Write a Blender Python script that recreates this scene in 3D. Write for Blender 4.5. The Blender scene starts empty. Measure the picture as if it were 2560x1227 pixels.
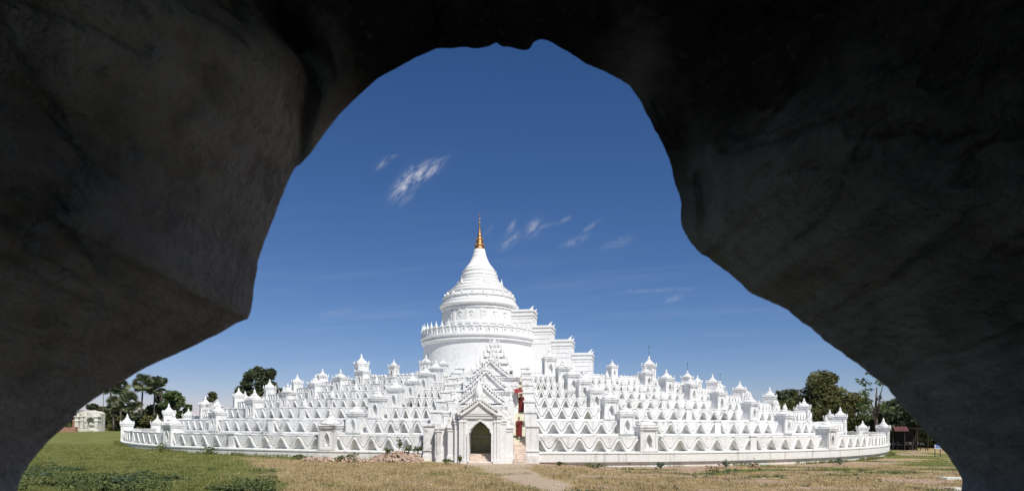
import bpy, bmesh, math, random
import numpy as np
from math import sin, cos, pi, radians as R, sqrt, atan2, asin
from mathutils import Vector, Matrix, noise as mnoise

random.seed(7); np.random.seed(7)
C = bpy.context.scene.collection
sc = bpy.context.scene

# ------------------------------------------------------------------ camera
F, HX, HY, EYE = 1654.0, 1280.0, 1055.0, 3.1        # focal length and horizon in photo pixels, eye height in metres
ROLL = R(0.25)
cam = bpy.data.cameras.new('camera'); co = bpy.data.objects.new('camera', cam); C.objects.link(co)
cam.sensor_width = 36.0; cam.lens = 36.0 * F / 2560.0
cam.shift_x = 0.0; cam.shift_y = (HY - 613.5) / 2560.0
co.location = (0, 0, EYE)
co.rotation_euler = (R(90), 0, 0)
co.rotation_euler.rotate_axis('Z', ROLL)
cam.clip_start = 0.05; cam.clip_end = 20000
cam.dof.use_dof = True; cam.dof.focus_distance = 68.0; cam.dof.aperture_fstop = 3.6
sc.camera = co

# ------------------------------------------------------------------ sky and sun
SUN_AZ, SUN_EL = R(27), R(55)                        # to the right of straight behind the camera
w = bpy.data.worlds.new('World'); sc.world = w; w.use_nodes = True
nt = w.node_tree; nt.nodes.clear()
def nd(t, ty, **kw):
    n = t.nodes.new(ty)
    for k, v in kw.items(): setattr(n, k, v)
    return n
def mth(t, op, a, b=None, c=None, clamp=False):
    n = t.nodes.new('ShaderNodeMath'); n.operation = op; n.use_clamp = clamp
    for i, v in enumerate((a, b, c)):
        if v is None: continue
        if isinstance(v, (int, float)): n.inputs[i].default_value = v
        else: t.links.new(v, n.inputs[i])
    return n.outputs[0]
wo = nd(nt, 'ShaderNodeOutputWorld'); bg = nd(nt, 'ShaderNodeBackground')
sky = nd(nt, 'ShaderNodeTexSky', sky_type='NISHITA')
sky.sun_disc = False; sky.sun_elevation = SUN_EL; sky.sun_rotation = pi - SUN_AZ
sky.altitude = 1500; sky.air_density = 1.0; sky.dust_density = 0.1; sky.ozone_density = 6.0
bg.inputs['Strength'].default_value = 0.085
tc = nd(nt, 'ShaderNodeTexCoord'); sx = nd(nt, 'ShaderNodeSeparateXYZ'); nt.links.new(tc.outputs['Generated'], sx.inputs[0])
fwd = mth(nt, 'MAXIMUM', sx.outputs[1], 0.05)
U = mth(nt, 'DIVIDE', sx.outputs[0], fwd); V = mth(nt, 'DIVIDE', sx.outputs[2], fwd)
cb = nd(nt, 'ShaderNodeCombineXYZ'); nt.links.new(U, cb.inputs[0]); nt.links.new(V, cb.inputs[1])
def cloudnoise(ang, along, across, nscale, lo, hi, dist=0.6):
    mp = nd(nt, 'ShaderNodeMapping', vector_type='TEXTURE'); mp.inputs['Rotation'].default_value = (0, 0, ang); mp.inputs['Scale'].default_value = (1 / along, 1 / across, 1)
    nt.links.new(cb.outputs[0], mp.inputs[0])
    nz = nd(nt, 'ShaderNodeTexNoise'); nz.inputs['Scale'].default_value = nscale; nz.inputs['Detail'].default_value = 9
    nz.inputs['Roughness'].default_value = 0.65; nz.inputs['Distortion'].default_value = dist
    nt.links.new(mp.outputs[0], nz.inputs['Vector'])
    mr = nd(nt, 'ShaderNodeMapRange'); mr.inputs[1].default_value = lo; mr.inputs[2].default_value = hi
    nt.links.new(nz.outputs[0], mr.inputs[0]); return mr.outputs[0]
mask = None
for (u0, v0, ln, wd_, an, amp) in [(-.163, .361, .026, .009, 52, 1.0), (-.143, .372, .024, .009, 48, .9), (-.124, .379, .020, .007, 40, .7), (-.118, .392, .020, .003, 25, .4), (-.196, .390, .013, .004, 38, .45), (-.186, .399, .010, .003, 20, .35), (-.165, .335, .018, .006, 30, .2),
                                   (-.003, .292, .012, .004, 62, .5), (.030, .293, .013, .008, 55, .65), (.045, .296, .022, .003, 12, .3), (.079, .306, .008, .003, 30, .35), (.118, .296, .014, .003, 35, .4), (.095, .274, .020, .005, 22, .3), (-.003, .274, .018, .006, 38, .4), (-.035, .292, .011, .003, 50, .3), (.16, .272, .020, .006, 18, .25), (.22, .200, .050, .003, 3, .22), (.243, .187, .012, .004, 20, .25), (-.27, .163, .022, .004, 5, .14)]:
    ca_, sa_ = cos(R(an)), sin(R(an))
    du = mth(nt, 'SUBTRACT', U, u0); dv = mth(nt, 'SUBTRACT', V, v0)
    al = mth(nt, 'DIVIDE', mth(nt, 'ADD', mth(nt, 'MULTIPLY', du, ca_), mth(nt, 'MULTIPLY', dv, sa_)), ln)
    ac = mth(nt, 'DIVIDE', mth(nt, 'SUBTRACT', mth(nt, 'MULTIPLY', dv, ca_), mth(nt, 'MULTIPLY', du, sa_)), wd_)
    d2 = mth(nt, 'ADD', mth(nt, 'MULTIPLY', al, al), mth(nt, 'MULTIPLY', ac, ac))
    g = mth(nt, 'MULTIPLY', mth(nt, 'EXPONENT', mth(nt, 'MULTIPLY', d2, -1.1)), amp * .85)
    mask = g if mask is None else mth(nt, 'MAXIMUM', mask, g)
wisp = mth(nt, 'MULTIPLY', mask, cloudnoise(R(48), .5, 1.5, 90, .36, .66, .9))
streak = mth(nt, 'MULTIPLY', cloudnoise(R(4), .45, 6.5, 6, .5, .85, .3), .12)
low = nd(nt, 'ShaderNodeMapRange'); low.inputs[1].default_value = .34; low.inputs[2].default_value = .16; nt.links.new(V, low.inputs[0])
streak = mth(nt, 'MULTIPLY', streak, low.outputs[0])
cm = mth(nt, 'MINIMUM', mth(nt, 'ADD', wisp, streak), .75)
mx = nd(nt, 'ShaderNodeMix', data_type='RGBA'); nt.links.new(cm, mx.inputs[0])
sp = nd(nt, 'ShaderNodeSeparateColor'); nt.links.new(sky.outputs[0], sp.inputs[0]); cc = nd(nt, 'ShaderNodeCombineColor')
for i, (e_, g_) in enumerate(((1.27, 1.13), (1.05, .83), (.94, .90))):
    nt.links.new(mth(nt, 'MULTIPLY', mth(nt, 'POWER', mth(nt, 'MULTIPLY', sp.outputs[i], .085), e_), g_ / .085), cc.inputs[i])
nt.links.new(cc.outputs[0], mx.inputs[6]); mx.inputs[7].default_value = (8.0, 8.0, 8.6, 1)
nt.links.new(mx.outputs[2], bg.inputs['Color']); nt.links.new(bg.outputs[0], wo.inputs[0])

sl = bpy.data.lights.new('sun', 'SUN'); sl.energy = 5.0; sl.angle = R(0.5); sl.color = (1, .955, .88)
so = bpy.data.objects.new('sun', sl); C.objects.link(so)
sv = Vector((sin(SUN_AZ) * cos(SUN_EL), -cos(SUN_AZ) * cos(SUN_EL), sin(SUN_EL)))
so.rotation_euler = sv.to_track_quat('Z', 'Y').to_euler(); so.location = (60, -100, 120)

sc.view_settings.view_transform = 'Standard'; sc.view_settings.look = 'None'
sc.view_settings.gamma = 1; sc.view_settings.exposure = 0.0; sc.view_settings.use_curve_mapping = False
sc.render.engine = 'CYCLES'; sc.cycles.use_denoising = True
sc.cycles.max_bounces = 8; sc.cycles.diffuse_bounces = 6; sc.cycles.caustics_reflective = False; sc.cycles.caustics_refractive = False

# ------------------------------------------------------------------ helpers
def at(px, py, depth):
    """world point seen at photo pixel (px, py), depth metres ahead"""
    a, b = (px - HX) / F, (HY - py) / F
    c, s = cos(ROLL), sin(ROLL)
    return Vector(((a * c - b * s) * depth, depth, EYE + (a * s + b * c) * depth))

def tag(o, label=None, cat=None, group=None, kind=None):
    if label: o['label'] = label
    if cat: o['category'] = cat
    if group: o['group'] = group
    if kind: o['kind'] = kind
    return o
def empty(name, loc=(0, 0, 0), rz=0):
    o = bpy.data.objects.new(name, None); C.objects.link(o); o.location = loc; o.rotation_euler = (0, 0, rz)
    o.empty_display_size = .2
    return o
def fbm(p, sc_=1.0, oct_=4):
    return mnoise.fractal(Vector(p) * sc_, 1.0, 2.0, oct_)

class MB:
    def __init__(s): s.v = []; s.f = []
    def add(s, vs, fs):
        n = len(s.v); s.v += [tuple(v) for v in vs]; s.f += [tuple(i + n for i in f) for f in fs]; return s
    def box(s, x0, x1, y0, y1, z0, z1):
        return s.add([(x0, y0, z0), (x1, y0, z0), (x1, y1, z0), (x0, y1, z0), (x0, y0, z1), (x1, y0, z1), (x1, y1, z1), (x0, y1, z1)],
                     [(3, 2, 1, 0), (4, 5, 6, 7), (0, 1, 5, 4), (1, 2, 6, 5), (2, 3, 7, 6), (3, 0, 4, 7)])
    def rings(s, rings, cap=True, closed=True):
        n = len(rings[0]); b = len(s.v)
        for r in rings: s.v += [tuple(p) for p in r]
        for i in range(len(rings) - 1):
            for j in range(n if closed else n - 1):
                k = (j + 1) % n
                s.f.append((b + i * n + j, b + i * n + k, b + (i + 1) * n + k, b + (i + 1) * n + j))
        if cap:
            s.f.append(tuple(b + j for j in reversed(range(n)))); s.f.append(tuple(b + (len(rings) - 1) * n + j for j in range(n)))
        return s
    def lathe(s, prof, seg=24, c=(0, 0, 0), cap=True, lobes=0, amp=0):
        rs = []
        for r, z in prof:
            rs.append([(c[0] + r * (1 + amp * cos(lobes * 2 * pi * j / seg)) * cos(2 * pi * j / seg), c[1] + r * (1 + amp * cos(lobes * 2 * pi * j / seg)) * sin(2 * pi * j / seg), c[2] + z) for j in range(seg)])
        return s.rings(rs, cap)
    def sq(s, prof, c=(0, 0, 0), asp=1.0):
        """stack of squares: profile of (half width, z)"""
        return s.rings([[(c[0] - r, c[1] - r * asp, c[2] + z), (c[0] + r, c[1] - r * asp, c[2] + z), (c[0] + r, c[1] + r * asp, c[2] + z), (c[0] - r, c[1] + r * asp, c[2] + z)] for r, z in prof])
    def tube(s, pts, rad, seg=8, cap=True):
        pts = [Vector(p) for p in pts]; rs = []
        for i, p in enumerate(pts):
            d = (pts[min(i + 1, len(pts) - 1)] - pts[max(i - 1, 0)]).normalized()
            a = d.orthogonal().normalized(); a = (Vector((1, 0, 0)) - d * d.x).normalized() if abs(d.x) < .9 else a
            b = d.cross(a); r = rad[i] if isinstance(rad, (list, tuple)) else rad
            rs.append([p + a * r * cos(2 * pi * j / seg) + b * r * sin(2 * pi * j / seg) for j in range(seg)])
        return s.rings(rs, cap)
    def prism(s, poly, y0, y1):
        """polygon in x, z pushed from y0 to y1"""
        n = len(poly)
        return s.add([(x, y0, z) for x, z in poly] + [(x, y1, z) for x, z in poly],
                     [tuple(range(n)), tuple(reversed(range(n, 2 * n)))] + [(i, i + n, (i + 1) % n + n, (i + 1) % n) for i in range(n)])
    def build(s, name, mat, parent=None, loc=None, rz=0, smooth=False, bevel=0, norm=True):
        me = bpy.data.meshes.new(name); me.from_pydata(s.v, [], s.f); me.update()
        if norm:
            bm = bmesh.new(); bm.from_mesh(me); bmesh.ops.recalc_face_normals(bm, faces=bm.faces); bm.to_mesh(me); bm.free()
        o = bpy.data.objects.new(name, me); C.objects.link(o)
        if mat: me.materials.append(mat)
        if parent: o.parent = parent
        if loc is not None: o.location = loc
        o.rotation_euler[2] = rz
        if smooth: me.polygons.foreach_set('use_smooth', [True] * len(me.polygons))
        if smooth == 'auto':
            try: me.set_sharp_from_angle(angle=R(38))
            except Exception: pass
        if bevel:
            b = o.modifiers.new('bevel', 'BEVEL'); b.width = bevel; b.segments = 2; b.limit_method = 'ANGLE'
        return o
def link_copy(o, parent=None):
    c = o.copy(); C.objects.link(c)
    if parent: c.parent = parent
    return c
def copy_tree(o):
    c = link_copy(o)
    for ch in list(o.children):
        k = link_copy(ch, c)
        for g in list(ch.children): link_copy(g, k)
    return c

def arch_pts(w, spring, apex, n=9, lobed=False):
    """pointed arch outline from lower left to lower right, base at z = 0"""
    L = [(-w, 0), (-w, spring)]
    for i in range(1, n):
        t = i / n
        x = -w * (1 - t ** 1.25) if not lobed else -w * (cos(t * pi / 2) ** 1.0) * (1 - .10 * abs(sin(3 * pi * t)))
        z = spring + (apex - spring) * (sin(t * pi / 2) * .62 + t ** 2.2 * .38)
        L.append((x, z))
    L.append((0, apex))
    return L + [(-x, z) for x, z in reversed(L[:-1])]
def arched_block(x0, x1, z0, z1, y0, y1, arch, zbase, back):
    """block with an arched recess in its front (y0) face: arch = outline, base at zbase, recess back at y = back"""
    bm = bmesh.new()
    outer = [(x0, z0), (x1, z0), (x1, z1), (x0, z1)]
    inner = [(x, z + zbase) for x, z in arch]
    ov = [bm.verts.new((x, y0, z)) for x, z in outer]; iv = [bm.verts.new((x, y0, z)) for x, z in inner]
    es = [bm.edges.new((ov[i], ov[(i + 1) % 4])) for i in range(4)] + [bm.edges.new((iv[i], iv[(i + 1) % len(iv)])) for i in range(len(iv))]
    bmesh.ops.triangle_fill(bm, use_beauty=True, edges=es, normal=(0, -1, 0))
    b2 = [bm.verts.new((x, back, z)) for x, z in inner]
    n = len(iv)
    for i in range(n): bm.faces.new((iv[i], iv[(i + 1) % n], b2[(i + 1) % n], b2[i]))
    bm.faces.new(b2)
    o2 = [bm.verts.new((x, y1, z)) for x, z in outer]
    for i in range(4): bm.faces.new((ov[i], ov[(i + 1) % 4], o2[(i + 1) % 4], o2[i]))
    bm.faces.new(o2)
    bm.verts.index_update()
    vs = [tuple(v.co) for v in bm.verts]; fs = [tuple(v.index for v in f.verts) for f in bm.faces]; bm.free()
    return vs, fs

# ------------------------------------------------------------------ materials
def material(name, build):
    m = bpy.data.materials.new(name); m.use_nodes = True; t = m.node_tree
    p = t.nodes['Principled BSDF']; build(t, p); return m
def pos_noise(t, scale, detail=4, rough=.55, stretch=None, coord='pos', dist=0):
    g = nd(t, 'ShaderNodeNewGeometry') if coord == 'pos' else nd(t, 'ShaderNodeTexCoord')
    out = g.outputs['Position'] if coord == 'pos' else g.outputs['Object']
    if stretch:
        mp = nd(t, 'ShaderNodeMapping'); mp.inputs['Scale'].default_value = stretch; t.links.new(out, mp.inputs[0]); out = mp.outputs[0]
    n = nd(t, 'ShaderNodeTexNoise'); n.inputs['Scale'].default_value = scale; n.inputs['Detail'].default_value = detail; n.inputs['Roughness'].default_value = rough
    n.inputs['Distortion'].default_value = dist
    t.links.new(out, n.inputs['Vector']); return n.outputs[0]
def rng(t, v, lo, hi, a=0., b=1.):
    m = nd(t, 'ShaderNodeMapRange'); m.inputs[1].default_value = lo; m.inputs[2].default_value = hi; m.inputs[3].default_value = a; m.inputs[4].default_value = b
    t.links.new(v, m.inputs[0]); return m.outputs[0]
def mix(t, fac, a, b):
    m = nd(t, 'ShaderNodeMix', data_type='RGBA')
    if isinstance(fac, (int, float)): m.inputs[0].default_value = fac
    else: t.links.new(fac, m.inputs[0])
    for i, v in ((6, a), (7, b)):
        if isinstance(v, tuple): m.inputs[i].default_value = (*v, 1)
        else: t.links.new(v, m.inputs[i])
    return m.outputs[2]
def bump(t, p, h, strength=.3, dist=.05):
    b = nd(t, 'ShaderNodeBump'); b.inputs['Strength'].default_value = strength; b.inputs['Distance'].default_value = dist
    t.links.new(h, b.inputs['Height']); t.links.new(b.outputs[0], p.inputs['Normal'])

def whitewash(name, mold=.5, base=(.83, .83, .815), relief=0.0):
    def f(t, p):
        big = pos_noise(t, .35, 5, .6); fine = pos_noise(t, 3.5, 5, .65); st = pos_noise(t, 1.0, 6, .65, (2.2, 2.2, .35))
        c = mix(t, rng(t, fine, .35, .75), base, tuple(v * .84 for v in base))
        c = mix(t, rng(t, st, .53, .74, 0, .60 * mold), c, (.42, .41, .38))
        m = mth(t, 'MULTIPLY', rng(t, big, .50, .68), rng(t, pos_noise(t, 1.7, 6, .7), .46, .70))
        c = mix(t, mth(t, 'MULTIPLY', m, mold), c, (.20, .195, .18))
        t.links.new(c, p.inputs['Base Color']); p.inputs['Roughness'].default_value = .9; p.inputs['Specular IOR Level'].default_value = .15
        if relief:
            v = nd(t, 'ShaderNodeTexVoronoi'); v.inputs['Scale'].default_value = 3.4
            g = nd(t, 'ShaderNodeNewGeometry'); t.links.new(g.outputs['Position'], v.inputs['Vector'])
            bump(t, p, mth(t, 'ADD', v.outputs['Distance'], mth(t, 'MULTIPLY', fine, .5)), relief, .25)
        else: bump(t, p, fine, .25, .04)
    return material(name, f)
M = {}
M['white'] = whitewash('whitewash', .28)
M['wall'] = whitewash('whitewash_wall', 1.25)
M['shrine'] = whitewash('whitewash_shrine', 1.3)
M['stupa'] = whitewash('whitewash_stupa', .40, (.85, .85, .84))
M['carved'] = whitewash('carved_stucco', .25, (.82, .82, .81), .4)

def f_plinth(t, p):
    st = pos_noise(t, 1.0, 6, .65, (2.4, 2.4, .16)); fine = pos_noise(t, 4, 5, .65)
    g = nd(t, 'ShaderNodeNewGeometry'); s = nd(t, 'ShaderNodeSeparateXYZ'); t.links.new(g.outputs['Position'], s.inputs[0])
    c = mix(t, rng(t, fine, .35, .75), (.80, .80, .77), (.68, .68, .64))
    c = mix(t, rng(t, st, .56, .72, 0, .8), c, (.30, .30, .27))
    lowm = mth(t, 'MULTIPLY', rng(t, s.outputs[2], .25, -.3), rng(t, pos_noise(t, .5, 5, .6), .38, .62))
    c = mix(t, mth(t, 'MULTIPLY', lowm, .55), c, (.60, .58, .42))
    brick = mth(t, 'MULTIPLY', rng(t, s.outputs[2], .1, -.25), rng(t, pos_noise(t, .28, 5, .6), .60, .64))
    c = mix(t, mth(t, 'MULTIPLY', brick, .8), c, (.42, .24, .17))
    t.links.new(c, p.inputs['Base Color']); p.inputs['Roughness'].default_value = .92; bump(t, p, fine, .35, .05)
M['plinth'] = material('plinth_plaster', f_plinth)

def f_recess(t, p):
    n = pos_noise(t, .45, 4); fine = pos_noise(t, 3, 5)
    c = mix(t, rng(t, n, .56, .62), (.74, .74, .71), (.68, .68, .50))
    c = mix(t, rng(t, fine, .4, .7, 0, .6), c, (.52, .52, .50))
    t.links.new(c, p.inputs['Base Color']); p.inputs['Roughness'].default_value = .95
M['recess'] = material('recess_plaster', f_recess)

def simple(name, col, rough=.8, metal=0., var=.25, scale=6., bmp=.2):
    def f(t, p):
        n = pos_noise(t, scale, 5, .6, None, 'obj')
        c = mix(t, rng(t, n, .3, .7), tuple(v * (1 - var) for v in col), tuple(min(1, v * (1 + var)) for v in col))
        t.links.new(c, p.inputs['Base Color']); p.inputs['Roughness'].default_value = rough; p.inputs['Metallic'].default_value = metal
        if bmp: bump(t, p, n, bmp, .03)
    return material(name, f)
M['gold'] = simple('gilded_metal', (.36, .21, .10), .52, 1.0, .35, 5, .4)
M['gold_red'] = simple('dull_gilding', (.42, .20, .09), .5, .8, .3, 5)
M['iron'] = simple('dark_iron', (.05, .06, .07), .6, .4)
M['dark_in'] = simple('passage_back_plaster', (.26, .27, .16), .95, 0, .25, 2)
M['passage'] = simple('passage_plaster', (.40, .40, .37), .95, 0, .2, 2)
M['step'] = simple('worn_steps', (.60, .50, .42), .9, 0, .25, 3)
M['stair'] = simple('stair_plaster', (.62, .60, .48), .9, 0, .2, 2)
M['robe'] = simple('maroon_cloth', (.15, .016, .014), .85, 0, .3, 8)
M['robe_dark'] = simple('dark_maroon_cloth', (.10, .014, .012), .85, 0, .3, 8)
M['skin'] = simple('skin', (.30, .16, .09), .6, 0, .1, 10, 0)
M['hair'] = simple('cropped_hair', (.02, .016, .014), .7, 0, .2, 10, 0)
M['umb_red'] = simple('umbrella_cloth', (.21, .02, .015), .7, 0, .15, 8)
M['umb_in'] = simple('umbrella_rib_wood', (.40, .13, .03), .7, 0, .15, 8)
M['bark'] = simple('bark', (.10, .08, .06), .95, 0, .4, 3)
M['palm_bark'] = simple('palm_bark', (.16, .14, .12), .95, 0, .35, 3)
M['sandal'] = simple('sandal_sole', (.06, .04, .03), .8)

def f_brick(t, p):
    n = pos_noise(t, 5, 4); n2 = pos_noise(t, 22, 3)
    c = mix(t, rng(t, n2, .38, .62), (.32, .19, .13), (.52, .42, .33))
    c = mix(t, rng(t, n, .55, .7, 0, .8), c, (.62, .58, .50))
    t.links.new(c, p.inputs['Base Color']); p.inputs['Roughness'].default_value = .95
M['rubble'] = material('broken_brick', f_brick)
def f_redbrick(t, p):
    b = nd(t, 'ShaderNodeTexBrick'); b.inputs['Scale'].default_value = 4; b.inputs['Color1'].default_value = (.30, .12, .08, 1); b.inputs['Color2'].default_value = (.42, .2, .13, 1); b.inputs['Mortar'].default_value = (.35, .28, .24, 1)
    g = nd(t, 'ShaderNodeTexCoord'); mp = nd(t, 'ShaderNodeMapping'); mp.inputs['Rotation'].default_value = (R(90), 0, 0)
    t.links.new(g.outputs['Object'], mp.inputs[0]); t.links.new(mp.outputs[0], b.inputs[0]); t.links.new(b.outputs[0], p.inputs['Base Color']); p.inputs['Roughness'].default_value = .95
M['red_brick'] = material('red_brick', f_redbrick)
def f_ruin(t, p):
    n = pos_noise(t, .7, 6, .65); f2 = pos_noise(t, 2.4, 6, .7); st = pos_noise(t, 1.2, 5, .6, (1.5, 1.5, .3))
    c = mix(t, rng(t, f2, .35, .65), (.78, .77, .71), (.56, .55, .47))
    c = mix(t, rng(t, st, .56, .74, 0, .7), c, (.20, .20, .16))
    c = mix(t, rng(t, n, .58, .64), c, (.34, .19, .13))
    t.links.new(c, p.inputs['Base Color']); p.inputs['Roughness'].default_value = .95; bump(t, p, f2, .5, .1)
M['ruin'] = material('weathered_plaster', f_ruin)

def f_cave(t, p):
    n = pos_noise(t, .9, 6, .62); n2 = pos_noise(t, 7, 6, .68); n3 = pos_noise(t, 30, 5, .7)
    a = nd(t, 'ShaderNodeAttribute'); a.attribute_name = 'lit_rim'
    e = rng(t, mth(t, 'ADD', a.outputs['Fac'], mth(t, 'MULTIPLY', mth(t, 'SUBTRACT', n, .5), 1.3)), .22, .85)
    shade_tone = mix(t, rng(t, n, .36, .66), (.028, .0275, .027), (.10, .098, .094))  # dark plaster tone stands in for the chamber's shade
    pl = mix(t, rng(t, n2, .35, .66), (.42, .41, .395), (.78, .77, .745))  # lighter tone stands in for light on the rim
    c = mix(t, e, shade_tone, pl)
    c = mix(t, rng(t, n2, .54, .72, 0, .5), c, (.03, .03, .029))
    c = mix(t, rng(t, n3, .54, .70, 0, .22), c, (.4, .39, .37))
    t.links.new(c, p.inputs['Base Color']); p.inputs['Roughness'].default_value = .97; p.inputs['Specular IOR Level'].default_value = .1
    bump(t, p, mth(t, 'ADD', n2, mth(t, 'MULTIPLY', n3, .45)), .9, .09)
M['cave'] = material('shade_toned_rough_plaster', f_cave)
M['cave_in'] = simple('chamber_plaster', (.22, .21, .20), .95, 0, .2, 1.5)

def leaf_mat(name, c1, c2, c3):
    def f(t, p):
        g = nd(t, 'ShaderNodeNewGeometry')
        n = pos_noise(t, .55, 3, .6); n2 = pos_noise(t, 4, 3, .6)
        c = mix(t, rng(t, n, .38, .62), c1, c2); c = mix(t, rng(t, n2, .5, .72, 0, .8), c, c3)
        t.links.new(c, p.inputs['Base Color']); p.inputs['Roughness'].default_value = .65; p.inputs['Specular IOR Level'].default_value = .25
        tr = nd(t, 'ShaderNodeBsdfTranslucent'); t.links.new(c, tr.inputs[0])
        ms = nd(t, 'ShaderNodeMixShader'); ms.inputs[0].default_value = .25
        t.links.new(p.outputs[0], ms.inputs[1]); t.links.new(tr.outputs[0], ms.inputs[2])
        t.links.new(ms.outputs[0], t.nodes['Material Output'].inputs[0])
    return material(name, f)
M['leaf_dark'] = leaf_mat('dark_foliage', (.060, .078, .045), (.10, .125, .062), (.15, .17, .085))
M['leaf_olive'] = leaf_mat('olive_foliage', (.085, .092, .036), (.14, .145, .05), (.20, .195, .075))
M['leaf_mid'] = leaf_mat('green_foliage', (.07, .11, .04), (.12, .165, .06), (.20, .235, .09))
M['leaf_palm'] = leaf_mat('palm_fronds', (.10, .12, .06), (.17, .19, .10), (.26, .27, .16))
M['weed'] = leaf_mat('weed_leaves', (.075, .10, .035), (.15, .18, .065), (.27, .29, .11))
M['weed_blue'] = leaf_mat('bluish_weed_leaves', (.06, .10, .06), (.10, .145, .08), (.17, .22, .11))
M['grass'] = leaf_mat('green_grass', (.13, .15, .035), (.19, .205, .06), (.28, .28, .11))
M['straw'] = leaf_mat('dry_grass', (.32, .25, .125), (.47, .37, .20), (.60, .50, .30))

def f_ground(t, p):
    a = nd(t, 'ShaderNodeAttribute'); a.attribute_name = 'mask'
    s = nd(t, 'ShaderNodeSeparateColor'); t.links.new(a.outputs['Color'], s.inputs[0])
    n1 = pos_noise(t, .35, 6, .65); n2 = pos_noise(t, 3.2, 6, .75); n3 = pos_noise(t, 11, 4, .7)
    br = mth(t, 'MULTIPLY', mth(t, 'SUBTRACT', mth(t, 'ADD', mth(t, 'MULTIPLY', n1, .5), mth(t, 'MULTIPLY', n2, .5)), .5), 2.2)
    straw = mix(t, rng(t, n2, .36, .64), (.27, .195, .095), (.55, .42, .22))
    straw = mix(t, rng(t, n3, .52, .72, 0, .6), straw, (.68, .55, .32))
    green = mix(t, rng(t, n2, .36, .64), (.10, .12, .028), (.185, .205, .065))
    green = mix(t, rng(t, n3, .5, .75, 0, .55), green, (.25, .26, .09))
    dirt = mix(t, rng(t, n2, .35, .65), (.30, .21, .15), (.50, .37, .28))
    path = mix(t, rng(t, n2, .35, .7), (.40, .31, .22), (.53, .42, .31))
    def thr(ch): return rng(t, mth(t, 'ADD', ch, br), .38, .62)
    straw = mix(t, rng(t, pos_noise(t, .8, 6, .7), .42, .66, 0, .55), straw, (.25, .19, .115))
    green = mix(t, rng(t, pos_noise(t, .6, 6, .7), .45, .68, 0, .6), green, (.28, .26, .11))
    c = mix(t, thr(s.outputs[2]), straw, dirt)
    c = mix(t, thr(s.outputs[0]), c, green)
    c = mix(t, thr(s.outputs[1]), c, path)
    t.links.new(c, p.inputs['Base Color']); p.inputs['Roughness'].default_value = 1; p.inputs['Specular IOR Level'].default_value = .05
    bump(t, p, mth(t, 'ADD', n2, mth(t, 'MULTIPLY', n3, .6)), .8, .12)
M['ground'] = material('grassy_ground', f_ground)
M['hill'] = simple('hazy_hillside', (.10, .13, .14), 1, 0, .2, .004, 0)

# ------------------------------------------------------------------ ground
CX, CY = -0.77, 104.0                                  # centre of the ring terraces
RK = [52.0, 47.6, 43.6, 39.7, 36.0, 32.5, 29.2, 24.0]  # radii of the seven wavy terraces and the top platform
ZK = [0.80, 2.15, 3.43, 4.54, 5.57, 6.55, 7.50, 8.75]  # level of each ledge
HK = [1.05, .98, .92, .84, .78, .74, .70, .42]         # height of the waves
GX, PHI0 = -2.40, R(-1.4)                              # axis of the gateway

def sig(t): return 1 / (1 + math.exp(max(-40, min(40, t))))
def gz(x, y):
    s = max(-70, min(70, x))
    z = -.0085 * s - .04 - .30 * sig(-(x - 5) * .8) * max(0, min(1, (1.2 * 70 - y) / 40)) + .10 * fbm((x * .06, y * .06, 3.1)) + .035 * fbm((x * .45, y * .45, 8.1), 1, 3)
    far = max(0, min(1, (y - 60) / 80)) * (1 if x < 0 else .3)
    return z + .25 * far
def masks(x, y):
    d = sqrt((x - CX) ** 2 + (y - CY) ** 2) - 52.3
    wob = 2.2 * fbm((x * .13, y * .13, 1.7)) + .9 * fbm((x * .6, y * .6, 4.7))
    edge = -11.6 - .42 * (y - 30)
    g = sig((x - edge + 1.5 * wob) * .9)
    if d > 0 and x < -17: g = max(g, sig((d - 2.5 + wob) * 1.5))
    if x > 8:
        patch = fbm((x * .16, y * .5, 9.3), 1, 3)
        if d < 11: g = max(g, max(0, min(1, (patch + .02) * 2.6)) * (1 if d > .3 else .6))
    if y > 62 and x > 0: g = max(g, .25)
    g = max(g, max(0, min(.55, (fbm((x * .21, y * .21, 22.2), 1, 3) - .25) * 2)))
    # pale trodden path from the gateway to the lower right
    pts = [(-1.2, 50.4), (-.9, 46), (.6, 39), (2.1, 30), (3.5, 22), (5, 4)]
    dm = 99
    for (ax, ay), (bx, by) in zip(pts, pts[1:]):
        t = max(0, min(1, ((x - ax) * (bx - ax) + (y - ay) * (by - ay)) / ((bx - ax) ** 2 + (by - ay) ** 2)))
        dm = min(dm, sqrt((x - ax - t * (bx - ax)) ** 2 + (y - ay - t * (by - ay)) ** 2))
    pth = sig((dm - (1.0 if y < 46 else 2.2) + .35 * wob) * 3.2)
    dr = 0
    if x > -5 and d > -2: dr = sig((d - 3.0 + wob) * 1.2)
    dr = max(dr, max(0, min(.9, (fbm((x * .17, y * .4, 31.0), 1, 3) + .06) * 1.8)) if x > 4 else max(0, min(.6, (fbm((x * .3, y * .5, 13.0), 1, 3) - .22) * 2)))
    return (g, pth, dr)
def axis(lo, hi, step, far):
    a = list(np.arange(lo, hi + .01, step)); s = step
    l = lo
    while l > -far: s *= 1.5; l -= s; a.insert(0, l)
    s = step; h = hi
    while h < far: s *= 1.5; h += s; a.append(h)
    return a
xs = axis(-50, 56, .55, 6000); ys = axis(18, 66, .55, 6000)
gv = []; gc = []
for y in ys:
    for x in xs:
        gv.append((x, y, gz(x, y))); gc.append(masks(x, y))
nx = len(xs)
gf = [(j * nx + i, j * nx + i + 1, (j + 1) * nx + i + 1, (j + 1) * nx + i) for j in range(len(ys) - 1) for i in range(nx - 1)]
gm = MB(); gm.v = gv; gm.f = gf
ground = gm.build('ground', M['ground'], smooth=True, norm=False); tag(ground, kind='structure')
ca = ground.data.color_attributes.new('mask', 'FLOAT_COLOR', 'POINT')
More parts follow.
